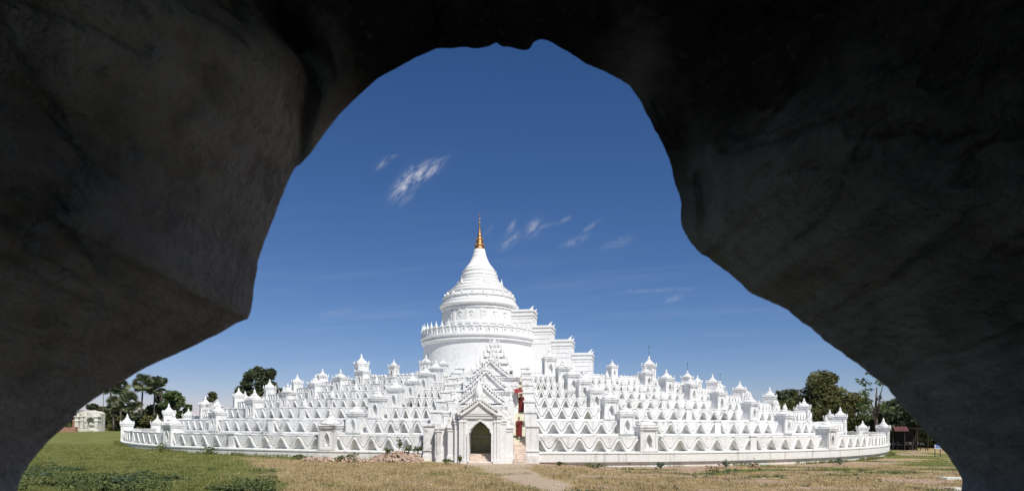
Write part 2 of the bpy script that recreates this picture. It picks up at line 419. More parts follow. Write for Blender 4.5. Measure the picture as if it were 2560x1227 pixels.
ca.data.foreach_set('color', np.array([(a, b, c, 1) for a, b, c in gc], dtype=np.float32).ravel())

hm = MB(); row = []
for i in range(81):
    a = R(-75 + i * 150 / 80)
    h = 14 + 40 * abs(fbm((i * .17, 2.2, .4), 1, 5)) + 45 * math.exp(-((i - 17) / 4.5) ** 2)
    row.append([(2600 * sin(a), 2600 * cos(a), -5), (2750 * sin(a), 2750 * cos(a), h), (3300 * sin(a), 3300 * cos(a), h * .6 - 10)])
hm.rings(row, cap=False, closed=False); tag(hm.build('hills', M['hill'], smooth=True), kind='structure')

# ------------------------------------------------------------------ the chamber with the ragged opening the camera looks out of
OUT = [(20, 1420), (28, 1300), (40, 1227), (51, 1190), (64, 1174), (88, 1140), (120, 1102), (145, 1081), (176, 1054), (190, 1030), (221, 1007), (266, 975), (320, 945), (368, 916),
       (420, 893), (480, 866), (540, 838), (590, 808), (622, 795), (628, 778), (630, 740), (638, 690), (646, 650), (660, 610), (678, 560), (700, 500), (720, 455), (742, 414), (752, 410), (775, 385),
       (810, 335), (850, 285), (890, 245), (940, 200), (1000, 165), (1045, 140), (1090, 122), (1150, 120), (1190, 122), (1225, 115), (1240, 107), (1255, 118), (1280, 120), (1310, 127),
       (1324, 124), (1332, 108), (1345, 102), (1370, 103), (1400, 118), (1440, 140), (1480, 168), (1520, 182), (1550, 196), (1575, 220), (1600, 248), (1625, 292), (1650, 350), (1668, 390),
       (1682, 430), (1690, 470), (1700, 505), (1702, 550), (1710, 580), (1725, 605), (1745, 630), (1780, 655), (1840, 698), (1900, 740), (1970, 778), (2040, 830), (2090, 868), (2140, 905),
       (2170, 930), (2217, 968), (2246, 1007), (2273, 1038), (2308, 1070), (2340, 1108), (2358, 1127), (2377, 1156), (2395, 1177), (2406, 1206), (2402, 1240), (2412, 1300), (2425, 1420)]
D0 = 2.6
def build_opening():
    P = [at(x, y, D0) for x, y in OUT]; P = [(p.x, p.z) for p in P]
    P2 = P + [P[0]]
    seg = [sqrt((a[0] - b[0]) ** 2 + (a[1] - b[1]) ** 2) for a, b in zip(P2, P2[1:])]; tot = sum(seg)
    N = 900; pts = []; k = 0; acc = 0
    for i in range(N):
        s = tot * i / N
        while acc + seg[k] < s: acc += seg[k]; k += 1
        t = (s - acc) / seg[k]; a, b = P2[k], P2[k + 1]
        x, z = a[0] + (b[0] - a[0]) * t, a[1] + (b[1] - a[1]) * t
        j = .010 * fbm((x * 7, z * 7, 2.0), 1, 6); pts.append((x + j, z + j))
    pts = np.array(pts)
    tg = sum(np.roll(pts, -q, 0) - np.roll(pts, q, 0) for q in (10, 30, 50, 70)); tg /= np.linalg.norm(tg, axis=1)[:, None]
    nrm = np.stack([-tg[:, 1], tg[:, 0]], 1)              # clockwise outline: left of travel points outward
    ctr = pts.mean(0); rad = pts - ctr; rad /= np.linalg.norm(rad, axis=1)[:, None]
    if (nrm * rad).sum() < 0: nrm = -nrm
    prof = [(6.0, 3.5), (3.0, 3.42), (1.2, 3.35), (.6, 3.15), (.25, 2.85), (.09, 2.70), (.02, 2.63), (0, 2.6)]
    v = []
    for i in range(1, 131):
        t = i / 130; off = .004 + 4.2 * t ** 2.6
        prof.append((off, 2.6 - .80 * (1 - math.exp(-off / .17)) - .15 * min(1, off)))
    # a deep crack beside the hanging block on the left, and hollows on the right, as polylines on the wall
    cr = [[at(x, y, 2.2) for x, y in L] for L in ([(690, 10), (765, 90), (780, 165), (748, 215), (737, 320), (752, 400), (760, 420)], [(1660, 240), (1700, 330), (1690, 420)], [(1755, 430), (1768, 520), (1758, 600)], [(1100, 20), (1110, 60), (1060, 95), (1042, 135)])]
    cd = [(.34, .05), (.10, .07), (.08, .03), (.09, .03)]
    def crack(x, y, z):
        r = 0; s = 2.2 / y
        q = Vector((x * s, 0, EYE + (z - EYE) * s))
        for L, (dep, wid) in zip(cr, cd):
            for a, b in zip(L, L[1:]):
                ax, az, bx, bz = a.x, a.z, b.x, b.z
                t = max(0, min(1, ((q.x - ax) * (bx - ax) + (q.z - az) * (bz - az)) / ((bx - ax) ** 2 + (bz - az) ** 2)))
                d = sqrt((q.x - ax - t * (bx - ax)) ** 2 + (q.z - az - t * (bz - az)) ** 2)
                if d < 3 * wid: r = max(r, dep * math.exp(-(d / wid) ** 2))
        return r
    global CAVE_OFF, CAVE_FR
    CAVE_FR = [max(.16, min(1, .72 + .75 * fbm((r_[0] * 1.3, r_[1] * 1.3, 12.3), 1, 2) + .25 * max(0, -r_[0]) - .50 * max(0, r_[1]) + .75 * math.exp(-((r_[0] + .62) ** 2 + (r_[1] - .78) ** 2) / .07) + .45 * math.exp(-((r_[0] - .78) ** 2 + (r_[1] - .6) ** 2) / .06))) for r_ in rad]  # raised upper left and right for lit bands, in shape and colour
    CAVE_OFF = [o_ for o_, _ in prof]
    rings = []
    for off, y in prof:
        k = min(1, off * 2.5); ring = []
        blend = min(1, off / 1.2)
        for (px, pz), n_, r_ in zip(pts, nrm, rad):
            fr = .72 + .75 * fbm((r_[0] * 1.3, r_[1] * 1.3, 12.3), 1, 2) + .25 * max(0, -r_[0]) - .50 * max(0, r_[1]) + .75 * math.exp(-((r_[0] + .62) ** 2 + (r_[1] - .78) ** 2) / .07) + .45 * math.exp(-((r_[0] - .78) ** 2 + (r_[1] - .6) ** 2) / .06)
            d = n_ * (1 - blend) + r_ * blend; d = d / (np.linalg.norm(d) + 1e-6)
            x, z = px + d[0] * off, pz + d[1] * off
            yy = y
            if y < 2.6:
                yy = 2.6 - (2.6 - y) * max(.25, min(1.25, fr))
                rg_ = abs(fbm((x * 3.4, z * 3.4, 21.5), 1, 4)); bl_ = abs(fbm((x * 1.5 + 3, z * 1.5, 2.5), 1, 3))
                yy += k * (.34 * fbm((x * .8, z * .8, 5.5), 1, 3) + .12 * fbm((x * 2.6, z * 2.6, 1.5), 1, 4) - .16 * bl_ + .10 * max(0, .12 - rg_) * 8 + .045 * fbm((x * 9, z * 9, 7.5), 1, 4))
                yy += crack(x, yy, z) * min(1, off / .06)
                yy = max(.75, min(2.62 if off < .3 else 2.9, yy))
            ring.append((x, yy, z))
        rings.append(ring)
    return rings
root = empty('ruined_chamber', (0, 3.0, 0)); tag(root, 'dark shaded plaster chamber wall whose ragged arched opening frames the white pagoda', 'ruin')
m = MB(); rr = build_opening()
m.rings([[(x, y - 3.0, z) for x, y, z in r] for r in rr], cap=False)
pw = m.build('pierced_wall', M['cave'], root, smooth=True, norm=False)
ea = pw.data.attributes.new('lit_rim', 'FLOAT', 'POINT'); ea.data.foreach_set('value', (np.array([math.exp(-(o_ / .40) ** 1.5) for o_ in CAVE_OFF])[:, None] * np.array(CAVE_FR)[None, :]).ravel().astype(np.float32))  # painted light: rim coloured lighter, fading to shade outward
ch = [('ceiling', (-6, 6, -7, 0.3, 6.3, 6.6)), ('floor', (-6, 6, -7, -.9, 1.2, 1.45)), ('back_wall', (-6, -2.4, -7.3, -7.003, 1.2, 6.6)), ('back_wall', (1.3, 6, -7.3, -7.003, 1.2, 6.6)), ('side_wall', (-6.3, -6.003, -7.3, .3, 0, 6.6)), ('side_wall', (6.003, 6.3, -7.3, .3, 0, 6.6))]  # gap between the back walls is added, out of view, to let light in
for nme, b in ch: MB().box(*b).build(nme, M['cave_in'], root)
MB().box(-6.3, 6.3, -7.3, -.95, -.6, 1.19).build('podium', M['cave_in'], root)

# ------------------------------------------------------------------ ring terraces with wavy parapets
ORD = ['lowest', 'second', 'third', 'fourth', 'fifth', 'sixth', 'seventh']
XL, XR = GX - 3.55, GX + 3.50                          # the strip the gateway and its two stairs take
KIOSK = [14.6, 36.8, 58.2, 80.4, 102.4]; PIER = [25.7, 47.9, 70.1, 92.3]
def pol(r, ph, z): return (CX + r * sin(ph), CY - r * cos(ph), z)
def lath_arc(prof, a0, a1, n):
    m = MB(); m.rings([[pol(r, a0 + (a1 - a0) * i / n, z) for r, z in prof] for i in range(n + 1)], cap=True, closed=True); return m
def wave_wall(r0, h, z, segs, t0=.22):
    """undulating band over closed recesses; segs = (angle from, angle to, periods)"""
    m, b = MB(), MB()
    for a0, a1, n in segs:
        N = n * 18; rings = []; back = []; fill = []
        for i in range(N + 1):
            s = i / N; ph = a0 + (a1 - a0) * s
            c = (cos(2 * pi * n * s) + 1) / 2
            per = abs(a1 - a0) * r0 / n; am = .82 * h
            slope = abs(am * pi / per * sin(2 * pi * n * s)); sf = sqrt(1 + .75 * slope ** 2)
            zt = .19 * h + am * c + .015 * fbm((ph * 60, r0, 1.1))
            zb = zt - .20 * h * sf
            if zb < .05 * h: zb = -.03
            T = h + .13 + .035 * c + .025 * fbm((ph * 25, r0, 6.1)); zf = zt + .07 * sf
            ro, ri = r0 - .02 + .02 * fbm((ph * 90, r0, 3.3)), r0 - .52
            rings.append([pol(r, ph, z + q) for r, q in ((ro + .02, zb), (ro + .07, zb + .05), (ro + .07, zt - .05), (ro + .03, zt), (ri, zt), (ri, zb))])
            fill.append([pol(r, ph, z + q) for r, q in ((ro, zf), (ro, max(zf + .01, T - .09)), (ro + .018, max(zf + .015, T - .07)), (ro + .015, T - .02), (ro - .02, T), (ri + .1, T), (ri + .1, zf))])
            back.append([pol(r, ph, z + q) for r, q in ((ri + .003, -.03), (ri + .003, T - .04), (ri - .12, T - .04), (ri - .12, -.03))])
        m.rings(fill)
        m.rings(rings); b.rings(back)
    return m, b
for k in range(8):
    r, z, h = RK[k], ZK[k], HK[k]
    nr = (RK[k + 1] if k < 7 else 8.0) - .5
    zp = -1.2 if k == 0 else ZK[k - 1] - .05
    if k == 0: prof = [(r + .05, -1.2), (r + .05, -.05), (r + .25, -.01), (r + .25, .58), (r + .30, .64), (r + .30, .74), (r + .16, .80), (nr, .80), (nr, -1.2)]
    elif k < 7: prof = [(r + .06, zp), (r + .06, z - .20), (r + .11, z - .17), (r + .11, z - .05), (r + .07, z), (nr, z), (nr, zp)]
    else: prof = [(r + .02, zp), (r + .02, z - .12), (r + .20, z), (r + .20, z + .10), (r - .55, z + .10), (r - .55, z - .6), (nr, z - .6), (nr, zp)]
    aR, aL = asin((XR - CX) / (r + .3)), asin((XL - CX) / (r + .3))
    if k < 7:
        nm = 'terrace_wall'
        lab = {0: 'lowest white ring wall with a wavy parapet, standing on the grass', 6: 'seventh and uppermost wavy white ring wall, just under the plain platform'}.get(k, 'wavy white ring wall, %s one counted up from the grass' % ORD[k])
        grp = 'wavy ring terraces of the pagoda'
    else: nm, lab, grp = 'platform_wall', 'smooth scalloped white platform wall ringing the big drum, above the wavy terraces', None
    root = empty(nm, pol(0, 0, 0)); tag(root, lab, 'terrace' if k < 7 else 'platform', grp)
    inv = Vector(pol(0, 0, 0))
    def put(mb, name, mat, **kw):
        mb.v = [(x - inv.x, y - inv.y, q - inv.z) for x, y, q in mb.v]; return mb.build(name, mat, root, **kw)
    put(lath_arc(prof, aR, 2 * pi + aL, 260), 'ring_wall', M['plinth'] if k == 0 else M['wall'], smooth='auto')
    for sd in (1, -1):
        e0 = (aR if sd > 0 else -aL) + 1.05 / r
        hk, hp = 1.0 / r, .36 / r
        marks = sorted([(R(a) + PHI0 * sd, hk) for a in KIOSK] + [(R(a) + PHI0 * sd, hp) for a in PIER])
        segs = []; cur = e0
        for a, hw in marks:
            if a - hw > cur + .01: segs.append((sd * cur, sd * (a - hw), 5 if (a - cur) > R(7) else 4))
            cur = a + hw
        if k < 7:
            f_, b_ = wave_wall(r, h, z, segs)
            put(f_, 'wave_parapet', M['wall'], smooth='auto'); put(b_, 'parapet_back', M['recess'])
        else:
            m = MB()
            for a0, a1, n in segs:
                N = n * 14; rg = []
                for i in range(N + 1):
                    s = i / N; ph = a0 + (a1 - a0) * s; tp = z + .10 + .20 + .16 * abs(sin(pi * n * s)) ** .8
                    rg.append([pol(q, ph, zz) for q, zz in ((r + .05, z + .08), (r + .05, tp - .1), (r + .12, tp - .05), (r, tp), (r - .35, tp), (r - .35, z + .08))])
                m.rings(rg)
            put(m, 'scalloped_coping', M['wall'], smooth='auto')
        for a in PIER:
            ph = sd * (R(a) + PHI0 * sd)
            m = MB(); hh = h + .13; wv = .34
            m.box(-wv, wv, -.07, .70, -.02, hh).box(-wv - .06, wv + .06, -.13, .76, hh, hh + .09).box(-wv - .04, wv + .04, -.11, .74, -.015, .10)
            x, y, q = pol(r, ph, z)
            pr_ = m.build('pier', M['wall'], root, loc=(x - inv.x, y - inv.y, q), rz=ph)
            if 2 <= k < 7: MB().lathe([(.22, 0), (.26, .05), (.20, .12), (.26, .2), (.24, .28), (.14, .36), (.17, .42), (.10, .54), (.04, .7), (.01, .85)], 12, (0, .31, hh + .085)).build('finial', M['white'], pr_, smooth='auto')
        # end block beside the stairs
        ph = (aR if sd > 0 else aL); m = MB()
        hh = [1.95, 1.75, 1.5, 1.4, 1.3, 1.2, 1.1, .8][k]
        y0 = CY - sqrt((r + .3) ** 2 - ((XR if sd > 0 else XL) - CX) ** 2)
        zl = -.6 if k == 0 else ZK[k - 1] - .1
        xa, xb = (XR - .02, XR + 1.0) if sd > 0 else (XL - 1.0, XL + .02)
        m.box(xa, xb, y0 - .12, y0 + 1.3, zl, z + hh).box(xa - .08, xb + .08, y0 - .2, y0 + 1.38, z + hh, z + hh + .12).box(xa - .03, xb + .03, y0 - .15, y0 + 1.33, z + hh + .12, z + hh + .24)
        m.box(xa - .06, xb + .06, y0 - .18, y0 + 1.36, z + .02, z + .12)
        if k == 0: m.box(xa - .05, xb + .05, y0 - .17, y0 + 1.35, -.6, .55)
        put(m, 'end_block', M['wall'], bevel=.02)

# ------------------------------------------------------------------ niche shrines on the terraces
def make_shrine():
    root = empty('niche_shrine', (0, 0, 0))
    vs, fs = arched_block(-.80, .80, 0, 1.98, -.22, 1.15, arch_pts(.27, .70, 1.22), .42, .16)
    m = MB().add(vs, fs); m.box(-.88, .88, -.30, 1.23, -.02, .14).box(-.85, .85, -.27, 1.20, .14, .24)
    for cx_ in (-.74, .74):
        for cy_ in (-.155, 1.085): m.box(cx_ - .11, cx_ + .11, cy_ - .11, cy_ + .11, .24, 1.80).box(cx_ - .14, cx_ + .14, cy_ - .14, cy_ + .14, 1.80, 1.90)
    body = m.build('body', M['shrine'], root)
    n = MB()                                             # raised moulding round the niche
    A = [(x, z + .42) for x, z in arch_pts(.33, .70, 1.34)]; B = [(x, z + .42) for x, z in arch_pts(.275, .70, 1.225)]
    for i in range(len(A) - 1):
        n.add([(A[i][0], -.27, A[i][1]), (A[i + 1][0], -.27, A[i + 1][1]), (B[i + 1][0], -.27, B[i + 1][1]), (B[i][0], -.27, B[i][1]),
               (A[i][0], -.215, A[i][1]), (A[i + 1][0], -.215, A[i + 1][1]), (B[i + 1][0], -.215, B[i + 1][1]), (B[i][0], -.215, B[i][1])],
              [(0, 1, 2, 3), (4, 7, 6, 5), (0, 4, 5, 1), (2, 6, 7, 3)])
    n.build('niche_moulding', M['white'], body)
    c = MB().sq([(.84, 1.98), (.84, 2.05), (.90, 2.09), (.90, 2.15), (.84, 2.18), (.84, 2.24), (.95, 2.29), (.95, 2.36), (.86, 2.40), (.7, 2.41)], (0, .465, 0), .93)
    c.build('cornice', M['shrine'], root)
    rf = MB(); prof = [(.76, 2.38), (.76, 2.50), (.82, 2.52), (.82, 2.57), (.72, 2.62), (.62, 2.74), (.48, 2.86), (.38, 2.93), (.43, 2.95), (.43, 3.00), (.33, 3.04), (.27, 3.14), (.19, 3.24), (.15, 3.28)]
    seg = 24; rs = []
    for r, z in prof:
        ring = []
        for j in range(seg):
            a = 2 * pi * (j + .5) / seg; p = 3.2
            q = (abs(cos(a)) ** p + abs(sin(a)) ** p) ** (-1 / p)
            ring.append((r * q * cos(a), .465 + r * q * sin(a) * .95, z))
        rs.append(ring)
    rs = [[(x, y, 2.38 + (z - 2.38) * .88) for x, y, z in r] for r in rs]
    rf.rings(rs); roof = rf.build('roof', M['shrine'], root, smooth='auto')
    MB().lathe([(.15, 3.26), (.22, 3.30), (.22, 3.35), (.11, 3.39), (.15, 3.46), (.16, 3.53), (.10, 3.62), (.06, 3.74), (.015, 3.92)], 12, (0, .465, -.11)).build('finial', M['white'], roof, smooth='auto')
    for sx_ in (-1, 1):
        for sy in (-1, 1):
            MB().lathe([(.07, 0), (.10, .05), (.06, .12), (.085, .20), (.05, .28), (.01, .40)], 8, (sx_ * .84, .465 + sy * .78, 2.38)).build('corner_spike', M['shrine'], root, smooth='auto')
    return root
proto = make_shrine(); first = True
WORDS = ['first', 'second', 'third', 'fourth', 'fifth']
def shrine(k, a_deg, side, label, scale=1.0, rod=False, hs=1.0):
    global first
    o = proto if first else copy_tree(proto); first = False
    ph = side * R(a_deg) + PHI0
    o.location = pol(RK[k] + .03 - (.25 if k == 7 else 0), ph, ZK[k] - (0 if k < 7 else -.08)); jr = random.Random(int(k * 97 + a_deg * 13 + side * 5)); o.rotation_euler = (R(jr.uniform(-.9, .9)), R(jr.uniform(-.9, .9)), ph + R(jr.uniform(-2.5, 2.5))); o.scale = (scale, scale, scale * hs)
    tag(o, label, 'shrine', 'niche shrines on the terraces')
    if rod:
        MB().lathe([(.03, 0), (.02, 1.2), (.09, 1.22), (.07, 1.34), (.03, 1.45), (.005, 1.6)], 8, (0, .465, 3.7)).build('iron_rod', M['iron'], o)
    return o
for k in range(7):
    for sd, nm in ((1, 'right'), (-1, 'left')):
        for i, a in enumerate(KIOSK):
            if a > 100 and k > 5: continue
            t = 'white niche shrine on the %s terrace up, %s %s of the gateway' % (ORD[k], WORDS[i], nm)
            jit = random.Random(k * 31 + i * 7 + sd)
            shrine(k, a + (.7 * sd if i == 1 else 0) + jit.uniform(-.2, .2), sd, t, (.86 if k == 0 else .84) - .006 * k + jit.uniform(-.03, .03), rod=(sd > 0 and ((k == 6 and i == 2) or (k == 5 and i == 3))), hs=jit.uniform(.88, .99))
for a, sd, lab, s_, rd in ((59, 1, 'white niche shrine with an iron rod, ending the platform wall right of the stepped stair', .95, True), (36.8, 1, 'white niche shrine on the platform wall just below the foot of the stepped stair', .62, False),
                   (36.8, -1, 'small white niche shrine alone on the platform wall left of the drum', .62, False), (59, -1, 'broad white niche shrine ending the platform wall at the far left', 1.0, False),
                   (24, -1, 'white niche shrine on the platform, touching the left edge of the drum', .72, False), (18, -1, 'white niche shrine on the platform in front of the drum, left of the gate tower', .6, False), (14.6, 1, 'white niche shrine on the platform in front of the stepped stair', .9, False)):
    shrine(7, a, sd, lab, s_, rd)

# ------------------------------------------------------------------ the stupa
SX, SY = (1197 - HX) / F * 104, 104.0
root = empty('stupa', (SX, SY, 7.8)); tag(root, 'tall white domed stupa with a gilded spire, rising above all the terraces', 'stupa')
ZB = 7.8
def zy(y, s=15.9): return EYE + (HY - y) / s - ZB
def rel(prof): return [(r, z - ZB) for r, z in prof]
MB().lathe(rel([(8.95, 7.9), (8.95, 9.0), (8.70, 9.3), (8.68, 14.75), (8.80, 14.85), (8.80, 15.0), (9.02, 15.12), (9.02, 15.28), (8.80, 15.36), (8.80, 15.52), (9.14, 15.72), (9.14, 15.95), (8.95, 16.02), (5.0, 16.02)]), 128).build('drum', M['stupa'], root, smooth='auto')
MB().lathe(rel([(8.84, 16.0), (8.84, 16.90), (8.95, 16.96), (8.95, 17.06), (8.40, 17.06), (8.40, 16.0)]), 128, cap=False).build('drum_parapet', M['stupa'], root, smooth='auto')
for i in range(46):                                      # pointed merlons with a little niche, round the drum
    ph = 2 * pi * (i + .5) / 46
    if cos(ph) < -.15: continue
    vs, fs = arched_block(-.36, .36, -.98, .02, -.16, .16, arch_pts(.13, .30, .55), -.78, .02)
    m = MB().add(vs, fs); m.sq([(.26, .0), (.28, .07), (.14, .2), (.17, .32), (.09, .4), (.10, .46), (.05, .66), (.01, 1.02)])
    m.build('merlon', M['stupa'], root, loc=(8.82 * sin(ph), -8.82 * cos(ph), 17.0 - ZB), rz=ph)
px = [(91.5, 838), (91.5, 822), (93.5, 820), (93.5, 815), (91.5, 813), (91.5, 784), (94, 782), (94, 779), (92, 777), (97, 774), (99, 772), (99, 769), (96, 767), (93, 766), (93, 760), (89, 758), (89, 752), (91, 751), (91, 748), (84, 746), (81, 744)]
def pr(L): return [(r / 15.9, zy(y)) for r, y in L]
MB().lathe(pr(px), 128).build('upper_drum', M['stupa'], root, smooth='auto')
for i in range(16):
    ph = 2 * pi * i / 16 + .12
    if cos(ph) < -.2: continue
    rr_ = 91.5 / 15.9
    MB().box(-.22, .22, -.08, .2, zy(815), zy(785)).build('pilaster', M['stupa'], root, loc=(rr_ * sin(ph), -rr_ * cos(ph), 0), rz=ph)
for i in range(20):
    ph = 2 * pi * (i + .5) / 20
    if cos(ph) < -.2: continue
    rr_ = 91.5 / 15.9
    m = MB(); m.prism([(-.30, 0), (.30, 0), (.30, .10), (0, .55), (-.30, .10)], -.13, .1); m.prism([(-.12, -.55), (.12, -.55), (.16, -.02), (-.16, -.02)], -.06, .1)
    m.build('bracket', M['stupa'], root, loc=(rr_ * sin(ph), -rr_ * cos(ph), zy(793)), rz=ph)
    rr_ = 84 / 15.9
    MB().prism([(-.16, 0), (.16, 0), (.13, .22), (0, .36), (-.13, .22)], -.20, .1).build('corbel', M['stupa'], root, loc=(rr_ * sin(ph), -rr_ * cos(ph), zy(745)), rz=ph)
MB().lathe(pr([(81, 744), (80, 738), (82, 737), (82, 734), (75, 732), (70, 730), (71, 728), (71, 726), (65, 724), (62, 721), (63, 719.5), (63, 718), (57, 716), (54, 712), (55, 710), (55, 708.5), (50, 707), (48, 703), (49, 701), (49, 700), (46, 699), (45.5, 694), (46.5, 693), (46.5, 691), (43, 689), (42.5, 684), (43.2, 683), (43.2, 681), (39, 679)]), 96).build('stepped_tiers', M['stupa'], root, smooth='auto')
MB().lathe(pr([(39, 679), (37, 675), (37.5, 673.5), (34.5, 671), (31, 667), (27, 662), (24, 657), (21.5, 652), (19, 646), (17.5, 641), (17.8, 640), (16.4, 638), (15.2, 632), (15.5, 631), (14.2, 629), (13.4, 624)]), 64).build('bell', M['stupa'], root, smooth='auto')
for i in range(12):
    ph = 2 * pi * (i + .5) / 12
    if cos(ph) < -.4: continue
    for rpx, y, sc_ in ((88, 757, .85), (58, 716, .9)):
        if rpx == 58 and i % 2: continue
        MB().lathe([(.20, 0), (.24, .1), (.15, .2), (.18, .34), (.10, .5), (.07, .75), (.01, 1.1)], 8).build('corner_spire', M['stupa'], root, loc=(rpx / 15.9 * sin(ph), -rpx / 15.9 * cos(ph), zy(y))).scale = (sc_,) * 3
cr = MB().lathe(pr([(12.4, 624), (12.8, 622), (11.6, 619), (9.6, 616), (10.6, 615), (10.0, 612), (8.0, 608), (9.0, 607), (8.2, 603.5), (6.4, 600), (7.4, 599), (6.5, 595.5), (4.6, 592), (5.6, 591), (4.7, 587), (3.2, 583), (4.0, 582), (2.9, 577), (2.0, 571), (1.5, 565)]), 32).build('gilded_crown', M['gold'], root, smooth='auto')
MB().lathe(pr([(13.5, 626.5), (13.7, 626), (13.2, 622.5), (12.4, 622)]), 32).build('red_band', M['gold_red'], cr, smooth='auto')
for i in range(14):
    a = 2 * pi * i / 14
    for rpx, y, q in ((11.4, 617, .9), (8.4, 602, .7)):
        MB().lathe([(.02, 0), (.09, .08), (.10, .18), (.03, .36), (.005, .5)], 6).build('hanging_bell', M['gold'], cr, loc=(rpx / 15.9 * cos(a), rpx / 15.9 * sin(a), zy(y))).scale = (q,) * 3
MB().lathe(pr([(1.6, 566), (1.2, 560), (2.6, 559), (2.2, 556.5), (.9, 555), (.8, 551), (1.9, 550), (1.5, 548), (.7, 547), (.6, 543), (1.3, 541), (1.0, 538), (.15, 532)]), 12).build('spire_vane', M['gold'], cr, smooth='auto')

# stepped stair wing down the right flank of the drum
root = empty('stepped_stair', (SX, SY, 8.1)); tag(root, 'white stepped stair wing with horned corners down the right flank of the drum', 'stairway')
ANG = R(78); ux, uy = sin(ANG), -cos(ANG)
stp = [(5.0, 8.9, 780), (8.9, 11.75, 820), (11.75, 14.8, 855), (14.8, 17.8, 888)]
for (a, b, y) in stp:
    zt = zy(y, 16.0) + ZB - 8.1
    m = MB(); wd = 1.7
    m.box(a, b, -wd, wd, -.6, zt - .95); m.box(a - .003, b + .10, -wd - .10, wd + .10, zt - .95, zt - .78); m.box(a, b + .02, -wd - .03, wd + .03, zt - .78, zt - .34)
    m.box(a, b + .16, -wd - .16, wd + .16, zt - .34, zt - .20); m.box(a, b + .06, -wd - .06, wd + .06, zt - .20, zt)
    blk = m.build('stair_block', M['white'], root, rz=ANG - pi / 2, bevel=.03)
    for q in (-1, 1):
        h = MB(); n = 9; rs = []
        for i in range(n):
            t = i / (n - 1); wdt = .26 * (1 - t) ** .9 + .012; x = b - .28 + .38 * t ** 1.6; zz = zt - .02 + .62 * t
            rs.append([(x - wdt, q * (wd - .25) - wdt * .8, zz), (x + wdt * .6, q * (wd - .25) - wdt * .8, zz), (x + wdt * .6, q * (wd - .25) + wdt * .8, zz), (x - wdt, q * (wd - .25) + wdt * .8, zz)])
        h.rings(rs); h.build('horn', M['white'], blk)
    pan = MB()
    for q0, q1 in ((2.0, 1.9), (2.75, 2.66), (1.34, 1.28)): pan.box(a + .05, b + .03, -wd - .05, -wd + .01, zt - q0, zt - q1)
    for xx in (a + .35, b - .22): pan.box(xx - .16, xx + .16, -wd - .04, -wd + .01, zt - 2.655, zt - 2.005)
    pan.build('string_course', M['white'], blk)

# ------------------------------------------------------------------ gateway
GY = 49.9
root = empty('gateway', (GX, GY, 0)); tag(root, 'ornate white gateway with a pointed arch, tiered gables and a slender roof tower', 'gateway')
def g(px_, py_, depth):                                    # photo pixel to gateway coordinates
    p = at(px_, py_, depth); return (p.x - GX, p.y - GY, p.z)
# porch with the arched passage
AR = arch_pts(.83, 2.12, 3.08, 14, True)
vs, fs = arched_block(-1.55, 1.55, -.3, 3.40, 0, 3.6, AR, .12, 3.2)
porch = MB().add(vs, fs).build('porch', M['white'], root)
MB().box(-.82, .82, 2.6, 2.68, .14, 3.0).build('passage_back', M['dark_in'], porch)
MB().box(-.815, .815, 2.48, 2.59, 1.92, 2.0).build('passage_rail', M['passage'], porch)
m = MB()
for i in range(4): m.box(-.80, .80, .25 + i * .30, 3.1 - i * .01, .14 + i * .17 - .17, .14 + i * .17 + .01)
for i in range(2): m.box(-.95 + .1 * i, .95 - .1 * i, -.75 + .3 * i, -.01, -.3, .0 + .1 * i)
m.build('porch_steps', M['step'], porch)
n = MB(); A = [(x, z + .1) for x, z in arch_pts(.98, 2.14, 3.26, 14, True)]; B = [(x, z + .1) for x, z in arch_pts(.84, 2.13, 3.09, 14, True)]
for i in range(len(A) - 1):
    n.add([(A[i][0], -.10, A[i][1]), (A[i + 1][0], -.10, A[i + 1][1]), (B[i + 1][0], -.10, B[i + 1][1]), (B[i][0], -.10, B[i][1]),
           (A[i][0], .002, A[i][1]), (A[i + 1][0], .002, A[i + 1][1]), (B[i + 1][0], .002, B[i + 1][1]), (B[i][0], .002, B[i][1])], [(0, 1, 2, 3), (4, 7, 6, 5), (0, 4, 5, 1), (2, 6, 7, 3)])
n.build('arch_moulding', M['white'], porch)
for x in (-1.42, 1.42, -1.12, 1.12):
    w_ = .17 if abs(x) > 1.3 else .09
    MB().box(x - w_, x + w_, -.08, .05, -.3, 3.30).box(x - w_ - .04, x + w_ + .04, -.12, .05, 3.08, 3.20).box(x - w_ - .04, x + w_ + .04, -.12, .05, -.3, .28).build('pilaster', M['white'], root, bevel=.015)
MB().box(-1.64, 1.64, -.13, 3.66, 3.38, 3.48).box(-1.59, 1.59, -.09, 3.63, 3.48, 3.60).box(-1.68, 1.68, -.17, 3.68, 3.60, 3.68).build('entablature', M['white'], root, bevel=.015)
